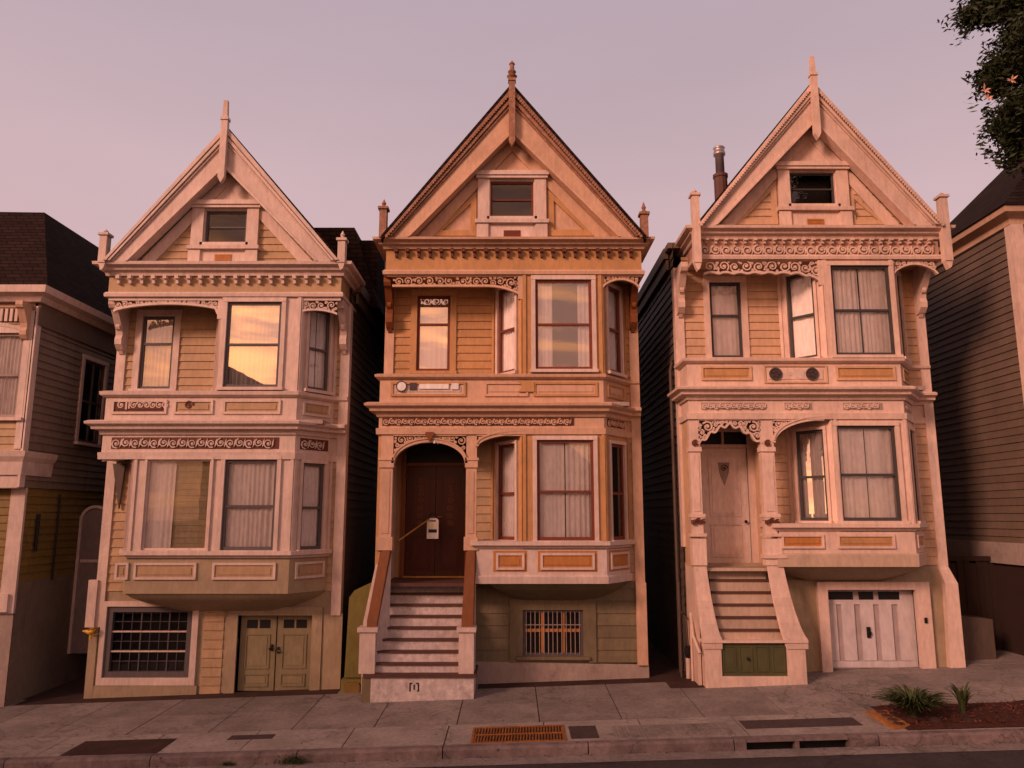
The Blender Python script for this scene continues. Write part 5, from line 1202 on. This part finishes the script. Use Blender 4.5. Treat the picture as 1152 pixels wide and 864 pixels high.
for k in range(4):
    t = (k+.5)/4; cx_ = (pts[0][0]+pts[1][0])/2*(1-t)+(pts[3][0]+pts[2][0])/2*t; cy_ = (pts[0][1]+pts[1][1])/2*(1-t)+(pts[3][1]+pts[2][1])/2*t; q = MB()
    for j in range(5):
        a_ = j*1.257+k; q.lathe(cx_+.05*math.cos(a_), cy_+.05*math.sin(a_), [(.04,gz(cx_,cy_)+.04),(.04,gz(cx_,cy_)+.056)], 8)
    q.build('flower_spot', 'tread', TL)
def blades(x, y, n, h, spread, up, seed, label, w=.022):
    g = random.Random(seed); z = gz(x, y)+.05
    root = thing('spiky_plant', label, 'plant', (x, y, z-.05))
    q = MB(); q.recalc = False
    for k in range(n):
        a = g.random()*6.283; r = spread*(.35+.65*g.random()); hh = h*(.55+.45*g.random()); ww = w*(.7+.6*g.random()); K = 6
        dx, dy = math.cos(a), math.sin(a); px, py = -dy, dx; vs = []
        for i in range(K+1):
            t = i/K; rr = .03+r*(t**(1.0+up)); zz = hh*(math.sin(t*(1.9 if up < .5 else 1.5))); wd = ww*(1-t)**.6*(.6+.4*math.sin(min(1,t*3)*1.57))+.001
            vs += [(x+dx*rr+px*wd, y+dy*rr+py*wd, z+zz+wd*.5), (x+dx*rr, y+dy*rr, z+zz), (x+dx*rr-px*wd, y+dy*rr-py*wd, z+zz+wd*.5)]
        q.add(vs, [(3*i+j, 3*i+j+1, 3*i+j+4, 3*i+j+3) for i in range(K) for j in (0,1)])
    q.build('leaves', 'leaf2', root)
    q = MB(); q.lathe(x, y, [(.06,z-.08),(.05,z),(.02,z+.06)], 8); q.build('stem', 'bark', root)
    return root
px1 = X(1031,815,-3.2); blades(px1, -3.15, 340, .36, .62, .2, 11, 'low spreading spiky plant beside the orange tile in the planting bed')
px2 = X(1086,808,-3.1); blades(px2, -3.05, 34, .46, .22, .7, 12, 'small upright sword leaved plant at the right of the planting bed', w=.028)
g = random.Random(21)
for k in range(6):
    x = px1-.1+k*.27+g.uniform(-.08,.08); y = -3.42+g.uniform(-.05,.08); q = MB(); r = g.uniform(.06,.11); q.lathe(x, y, [(r*.6,gz(x,y)),(r,gz(x,y)+r*.5),(r*.75,gz(x,y)+r),(r*.2,gz(x,y)+r*1.15)], 7)
    tag(q.build('rock', 'redpatch' if k%2 else 'soil'), 'reddish rock lying in the planting bed soil below the spiky plants', 'rock', 'reddish rocks in the planting bed')
def tuft(x, y, n, s, seed, label, group=None):
    g = random.Random(seed); q = MB(); q.recalc = False; zb = gz(x,y)-.12
    for k in range(n):
        cx_, cy_, cz_ = x+g.gauss(0,s), y+g.gauss(0,s*.25), zb+abs(g.gauss(0,s*.38)); a = g.random()*6.28; e = g.uniform(.008,.02); t = g.uniform(-.8,.8)
        q.quad((cx_-e*math.cos(a),cy_-e*math.sin(a),cz_),(cx_+e*.4*math.sin(a),cy_-e*.4*math.cos(a),cz_+e*t),(cx_+e*math.cos(a),cy_+e*math.sin(a),cz_+e*1.2),(cx_-e*.4*math.sin(a),cy_+e*.4*math.cos(a),cz_+e*.8))
    tag(q.build('weed', 'leaf2'), label, 'weed', group)
yw = KY-.21
tuft(X(331,851,yw), yw, 420, .11, 5, 'largest green weed growing against the kerb below the left house')
tuft(X(257,853,yw), yw, 120, .05, 6, 'tiny weed growing at the kerb left of the larger one')
def tuft2(x, y, n, s, seed, label):
    tuft(x, y, n, s, seed, label)
tuft(X(784,757,-.9), -.55, 160, .10, 9, 'weeds growing at the left foot of the tan steps')
q = MB(); g = random.Random(31)
for k in range(60):
    t = g.random(); x = X(930+45*t, 775+14*t, -1.2); y = gy(775+14*t, x)+g.gauss(0,.03); e = g.uniform(.01,.028); a = g.random()*6.28
    q.recalc = False; zz = gz(x,y)+.006; q.quad((x,y,zz),(x+e*math.cos(a),y+e*math.sin(a),zz+.006),(x+e*1.3*math.cos(a+.6),y+e*1.3*math.sin(a+.6),zz+.012),(x+e*math.cos(a+1.2),y+e*math.sin(a+1.2),zz+.004))
q2 = MB(); q2.recalc = False
for k in range(1500):
    x = g.uniform(bx0+.1, 11.0); y = g.uniform(by0+.04, by1-.05); e = g.uniform(.015,.045); a = g.random()*6.28; zz = gz(x,y)+.04+.02*math.sin(x*3.1)*math.cos(y*5)+g.uniform(0,.03)
    q2.quad((x,y,zz),(x+e*math.cos(a),y+e*math.sin(a),zz+g.uniform(-.01,.02)),(x+e*1.3*math.cos(a+.5),y+e*1.3*math.sin(a+.5),zz+.015),(x+e*.6*math.cos(a+1.1),y+e*.6*math.sin(a+1.1),zz+.005))
tag(q2.build('bark_mulch', 'mulch'), 'reddish bark mulch scattered over the planting bed', 'mulch', kind='stuff')
q2 = MB(); q2.recalc = False
for k in range(420):
    x = g.uniform(-11, 11); y = KY-.19-abs(g.gauss(0,.07)) if g.random() < .75 else g.uniform(-3.6,-.3); base_ = gz(x,y)+(-.118 if y < KY-.15 else .006); e = g.uniform(.008,.022); a = g.random()*6.28
    q2.quad((x,y,base_),(x+e*math.cos(a),y+e*math.sin(a),base_+.006),(x+e*1.4*math.cos(a+.6),y+e*1.4*math.sin(a+.6),base_+.012),(x+e*math.cos(a+1.2),y+e*math.sin(a+1.2),base_+.004))
tag(q2.build('leaf_litter', 'soil'), 'tiny dry leaf litter along the gutter and pavement', 'leaves', kind='stuff')
o = q.build('fallen_leaves', 'soil'); tag(o, 'scattered dry leaves on the pavement before the white garage door', 'leaves', kind='stuff')

# ------------------------------------------------------------------ tree at the upper right
tx, ty = 9.25, -4.6
TR = thing('street_tree', 'dark leafy evergreen tree whose crown hangs in at the upper right corner', 'tree', (tx, ty, gz(tx, ty)))
g = random.Random(17); q = MB(); base = gz(tx,ty)-.2
q.tube([(tx,ty,base),(tx+.05,ty,2),(tx-.03,ty+.1,5),(tx+.05,ty,8),(tx,ty,10.5),(tx+.02,ty,14)], [.32,.24,.20,.15,.10,.03], 10)
ends = []
for k in range(46):
    z0_ = 8.9+5.8*k/46; a = k*2.4+g.uniform(-.3,.3); L = (1.6 if z0_ > 9.6 else 1.3)*(1-.35*max(0,(z0_-12))/3)*g.uniform(.75,1.0)
    P = [(tx,ty,z0_)]
    for i in range(1,5):
        t = i/4; P.append((tx+math.cos(a)*L*t+g.uniform(-.06,.06), ty+math.sin(a)*L*t+g.uniform(-.06,.06), z0_+.55*t*L*.35-.10*t*t*L))
    q.tube(P, [.06,.045,.03,.02,.008], 6); ends.append(P)
q.build('trunk', 'bark', TR)
def crown(name, mat, n, src, seed, s=.5, e0=.035, e1=.075):
    g = random.Random(seed); q = MB(); q.recalc = False
    for k in range(n):
        P = g.choice(src); c = g.choice(P[1:]) if g.random() < .75 else P[-1]
        c = Vector(c)+Vector((g.gauss(0,s*.42),g.gauss(0,s*.42),g.gauss(0,s*.30)))
        for m_ in range(7):
            p = c+Vector((g.gauss(0,.06),g.gauss(0,.06),g.gauss(0,.05))); e = g.uniform(e0,e1)
            d = Vector((g.uniform(-1,1),g.uniform(-1,1),g.uniform(-.7,.5))).normalized()*e; w = d.cross(Vector((g.uniform(-1,1),g.uniform(-1,1),g.uniform(-1,1)))).normalized()*e*.34
            q.add([p-d, p+w, p+d, p-w], [(0,1,2,3)])
    return q.build(name, mat, TR)
crown('crown', 'leaf', 30000, ends, 3, s=.42, e0=.035, e1=.075)
q = MB(); q.recalc = False
for (px, py) in ((1108,101),(1138,90),(1112,110)):
    yy = -5.9; c = Vector((X(px,py,yy), yy, Z(py,yy)))
    for k in range(6):
        a = k*1.05+g.random(); d = Vector((math.cos(a), -.3, math.sin(a)))*g.uniform(.05,.10); w = Vector((-math.sin(a),0,math.cos(a)))*.014; q.add([c, c+d*.5+w, c+d, c+d*.5-w], [(0,1,2,3)])
q.build('blossom', 'blossom', TR)

# ------------------------------------------------------------------ the other side of the street, seen in the window glass; plus a block added for its shade
for i, (xc_, hh, pk, lab) in enumerate(((-17.3, 11.0, 12.9, 'narrow dark gabled tower across the street, mirrored in the bright bay window'), (-7.5, 5.0, 7.6, 'low dark gabled house across the street, second from the left'), (2.5, 5.4, 8.2, 'dark gabled house across the street facing the middle house'), (12.5, 5.0, 8.0, 'dark gabled house across the street, farthest to the right'))):
    yy = -31; W = .9 if i == 0 else 3.0; zb = gz(xc_, -4)-.3
    t = thing('opposite_house', lab, 'house', (xc_, yy, zb)); fo = Fr((xc_+W, yy), (xc_-W, yy))
    q = MB(); q.wbox(xc_-W, xc_+W, yy-8, yy, zb, zb+hh); q.prism(fo, [(0,zb+hh),(2*W,zb+hh),(W,zb+pk-.1)], -8, 0); q.build('wall', 'side', t)
    q = MB()
    for sg in (-1, 1): q.hexa([(xc_,yy-8.2,zb+pk),(xc_+sg*(W+.3),yy-8.2,zb+hh-.2),(xc_+sg*(W+.3),yy+.3,zb+hh-.2),(xc_,yy+.3,zb+pk),(xc_,yy-8.2,zb+pk+.15),(xc_+sg*(W+.3),yy-8.2,zb+hh-.05),(xc_+sg*(W+.3),yy+.3,zb+hh-.05),(xc_,yy+.3,zb+pk+.15)])
    q.build('roof', 'roof1', t)
    for a, b, c, d in ((.4,1.4,1.0,2.8),(2*W-1.4,2*W-.4,1.0,2.8),(.4,1.4,3.6,5.0),(2*W-1.4,2*W-.4,3.6,5.0)) if i else ((.4,1.4,1.0,2.8),(.4,1.4,4.0,5.6),(.4,1.4,7.0,8.6)):
        if d > hh: continue
        q = MB(); q.ribbon(fo, [(a,zb+c),(b,zb+c),(b,zb+d),(a,zb+d)], .12, 0, .06, closed=True); w = q.build('window', 'trim2w', t)
        q = MB(); q.box(fo, a+.05, b-.05, 0, .02, zb+c+.05, zb+d-.05); q.build('pane', 'black', w)

AP = thing('shade_block', 'long dark block added out of view across the street to shade the lower storeys', 'light blocker', (-44, -33, -2))  # unseen block, added only to throw soft shade on the lower facades
q = MB(); q.wbox(-72, -31, -46, -33, -3, 20.2); q.build('wall', 'side', AP)
q = MB(); q.wbox(-72.4, -30.6, -46.4, -32.6, 20.2, 20.8); q.build('roof', 'roof1', AP)
fo = Fr((-31, -33), (-72, -33))
for fl_i in range(6):
    for k in range(11):
        a = 1.4+k*3.6; zb = -.2+fl_i*3.2
        q = MB(); q.ribbon(fo, [(a,zb),(a+1.3,zb),(a+1.3,zb+1.7),(a,zb+1.7)], .12, 0, .06, closed=True); w = q.build('window', 'trim2w', AP)
        q = MB(); q.box(fo, a+.05, a+1.25, 0, .02, zb+.05, zb+1.65); q.build('pane', 'black', w)
# ------------------------------------------------------------------ sky and light
SUN_AZ, SUN_EL = R(226), R(24)      # azimuth clockwise from +Y: low in the south-west, left of and behind the camera
wd = bpy.data.worlds.new('World'); scn.world = wd; wd.use_nodes = True
nt = wd.node_tree; nt.nodes.clear()
out = N(nt, 'ShaderNodeOutputWorld'); bg = N(nt, 'ShaderNodeBackground'); nt.links.new(bg.outputs[0], out.inputs[0])
sky = N(nt, 'ShaderNodeTexSky', sky_type='NISHITA'); sky.sun_disc = False; sky.sun_elevation = SUN_EL; sky.sun_rotation = SUN_AZ; sky.dust_density = 4; sky.air_density = 1.4
tc = N(nt, 'ShaderNodeTexCoord'); sp = N(nt, 'ShaderNodeSeparateXYZ'); nt.links.new(tc.outputs['Generated'], sp.inputs[0])
def mth(op, a, b=None, c=None):
    n = N(nt, 'ShaderNodeMath', operation=op)
    for i, v in enumerate((a, b, c)):
        if v is None: continue
        if isinstance(v, (int, float)): n.inputs[i].default_value = v
        else: nt.links.new(v, n.inputs[i])
    return n.outputs[0]
def mixc(f, a, b, bt='MIX'):
    n = N(nt, 'ShaderNodeMix', data_type='RGBA', blend_type=bt)
    for i, v in ((0, f), (6, a), (7, b)):
        if isinstance(v, (int, float)): n.inputs[i].default_value = v
        elif isinstance(v, tuple): n.inputs[i].default_value = (*v, 1)
        else: nt.links.new(v, n.inputs[i])
    return n.outputs[2]
el = mth('MAXIMUM', sp.outputs[2], 0.0)
t_ = N(nt, 'ShaderNodeMapRange'); t_.inputs[1].default_value = .08; t_.inputs[2].default_value = .62; nt.links.new(el, t_.inputs[0])
dusk0 = mixc(t_.outputs[0], (.89, .585, .57), (.545, .425, .49))
zd = N(nt, 'ShaderNodeMapRange'); zd.inputs[1].default_value = .62; zd.inputs[2].default_value = .95; zd.interpolation_type = 'SMOOTHSTEP'; nt.links.new(el, zd.inputs[0])
hz_ = N(nt, 'ShaderNodeTexNoise'); hz_.inputs['Scale'].default_value = 1.3; hz_.inputs['Detail'].default_value = 4
mph = N(nt, 'ShaderNodeMapping'); mph.inputs['Scale'].default_value = (1, 1, 4); nt.links.new(tc.outputs['Generated'], mph.inputs[0]); nt.links.new(mph.outputs[0], hz_.inputs['Vector'])
hr = N(nt, 'ShaderNodeMapRange'); hr.inputs[1].default_value = .3; hr.inputs[2].default_value = .7; hr.inputs[3].default_value = .94; hr.inputs[4].default_value = 1.06; nt.links.new(hz_.outputs[0], hr.inputs[0])
hs = N(nt, 'ShaderNodeVectorMath', operation='SCALE'); nt.links.new(dusk0, hs.inputs[0]); nt.links.new(hr.outputs[0], hs.inputs['Scale'])
dusk = mixc(zd.outputs[0], hs.outputs[0], (.14, .11, .15))
# warm afterglow behind the camera
vd = N(nt, 'ShaderNodeVectorMath', operation='DOT_PRODUCT'); nt.links.new(tc.outputs['Generated'], vd.inputs[0]); vd.inputs[1].default_value = (-.62, -.78, 0.0)
w0 = mth('MAXIMUM', vd.outputs['Value'], 0.0)
w1 = mth('POWER', w0, 1.3)
mpn = N(nt, 'ShaderNodeMapping'); mpn.inputs['Scale'].default_value = (1.6, 1.6, 7); mpn.inputs['Rotation'].default_value = (0, .25, 0)
nt.links.new(tc.outputs['Generated'], mpn.inputs[0])
cn = N(nt, 'ShaderNodeTexNoise'); cn.inputs['Scale'].default_value = 4.6; cn.inputs['Detail'].default_value = 7; cn.inputs['Distortion'].default_value = .6; nt.links.new(mpn.outputs[0], cn.inputs['Vector'])
cr = N(nt, 'ShaderNodeMapRange'); cr.inputs[1].default_value = .50; cr.inputs[2].default_value = .70; nt.links.new(cn.outputs[0], cr.inputs[0])
band = mth('POWER', mth('SUBTRACT', 1.0, mth('MINIMUM', el, 1.0)), 1.7)
glow = mixc(band, (.62, .40, .37), (1.75, .68, .38))
cloud = mixc(mth('MULTIPLY', cr.outputs[0], band), glow, (4.2, 1.6, .5))
wfac = mth('MINIMUM', mth('MULTIPLY', w1, 1.25), 1.0)
warm = mixc(wfac, dusk, cloud)
vl = N(nt, 'ShaderNodeVectorMath', operation='DOT_PRODUCT'); nt.links.new(tc.outputs['Generated'], vl.inputs[0]); vl.inputs[1].default_value = (-.934, -.352, .06)
lobe = mth('POWER', mth('MAXIMUM', vl.outputs['Value'], 0.0), 12.0)
warm = mixc(lobe, warm, mixc(cr.outputs[0], (1.9, .78, .42), (3.6, 1.8, .70)))
GLOW = 0.86
wsc = N(nt, 'ShaderNodeVectorMath', operation='SCALE'); nt.links.new(warm, wsc.inputs[0]); wsc.inputs['Scale'].default_value = GLOW
nsc = N(nt, 'ShaderNodeVectorMath', operation='SCALE'); nt.links.new(sky.outputs[0], nsc.inputs[0]); nsc.inputs['Scale'].default_value = .006
DUSK = .95
dsc = N(nt, 'ShaderNodeVectorMath', operation='SCALE'); nt.links.new(dusk, dsc.inputs[0]); dsc.inputs['Scale'].default_value = DUSK
a1 = N(nt, 'ShaderNodeVectorMath', operation='ADD'); nt.links.new(wsc.outputs[0], a1.inputs[0]); nt.links.new(nsc.outputs[0], a1.inputs[1])
a2 = N(nt, 'ShaderNodeVectorMath', operation='ADD'); nt.links.new(a1.outputs[0], bg.inputs[0]); bg.inputs[1].default_value = 1.0
ld = bpy.data.lights.new('sun', 'SUN'); ld.energy = 3.3; ld.angle = R(14); ld.color = (1.0, .54, .41)
so = bpy.data.objects.new('sun', ld); COL.objects.link(so)
sv = Vector((math.sin(SUN_AZ)*math.cos(SUN_EL), math.cos(SUN_AZ)*math.cos(SUN_EL), math.sin(SUN_EL)))
so.rotation_euler = sv.to_track_quat('Z', 'Y').to_euler(); so.location = sv*40

cam = bpy.data.cameras.new('camera'); co = bpy.data.objects.new('camera', cam); COL.objects.link(co); scn.camera = co
cam.sensor_width = 36; cam.lens = 36*FPX/1152; cam.clip_end = 3000; cam.clip_start = .1
co.location = (0, CAMY, CAMZ); co.rotation_euler = (math.pi/2+PITCH, 0, 0)
scn.view_settings.view_transform = 'Standard'; scn.view_settings.look = 'None'; scn.view_settings.gamma = 1; scn.view_settings.exposure = 0; scn.view_settings.use_curve_mapping = False
scn.cycles.max_bounces = 8; scn.cycles.transparent_max_bounces = 12; scn.cycles.use_denoising = True
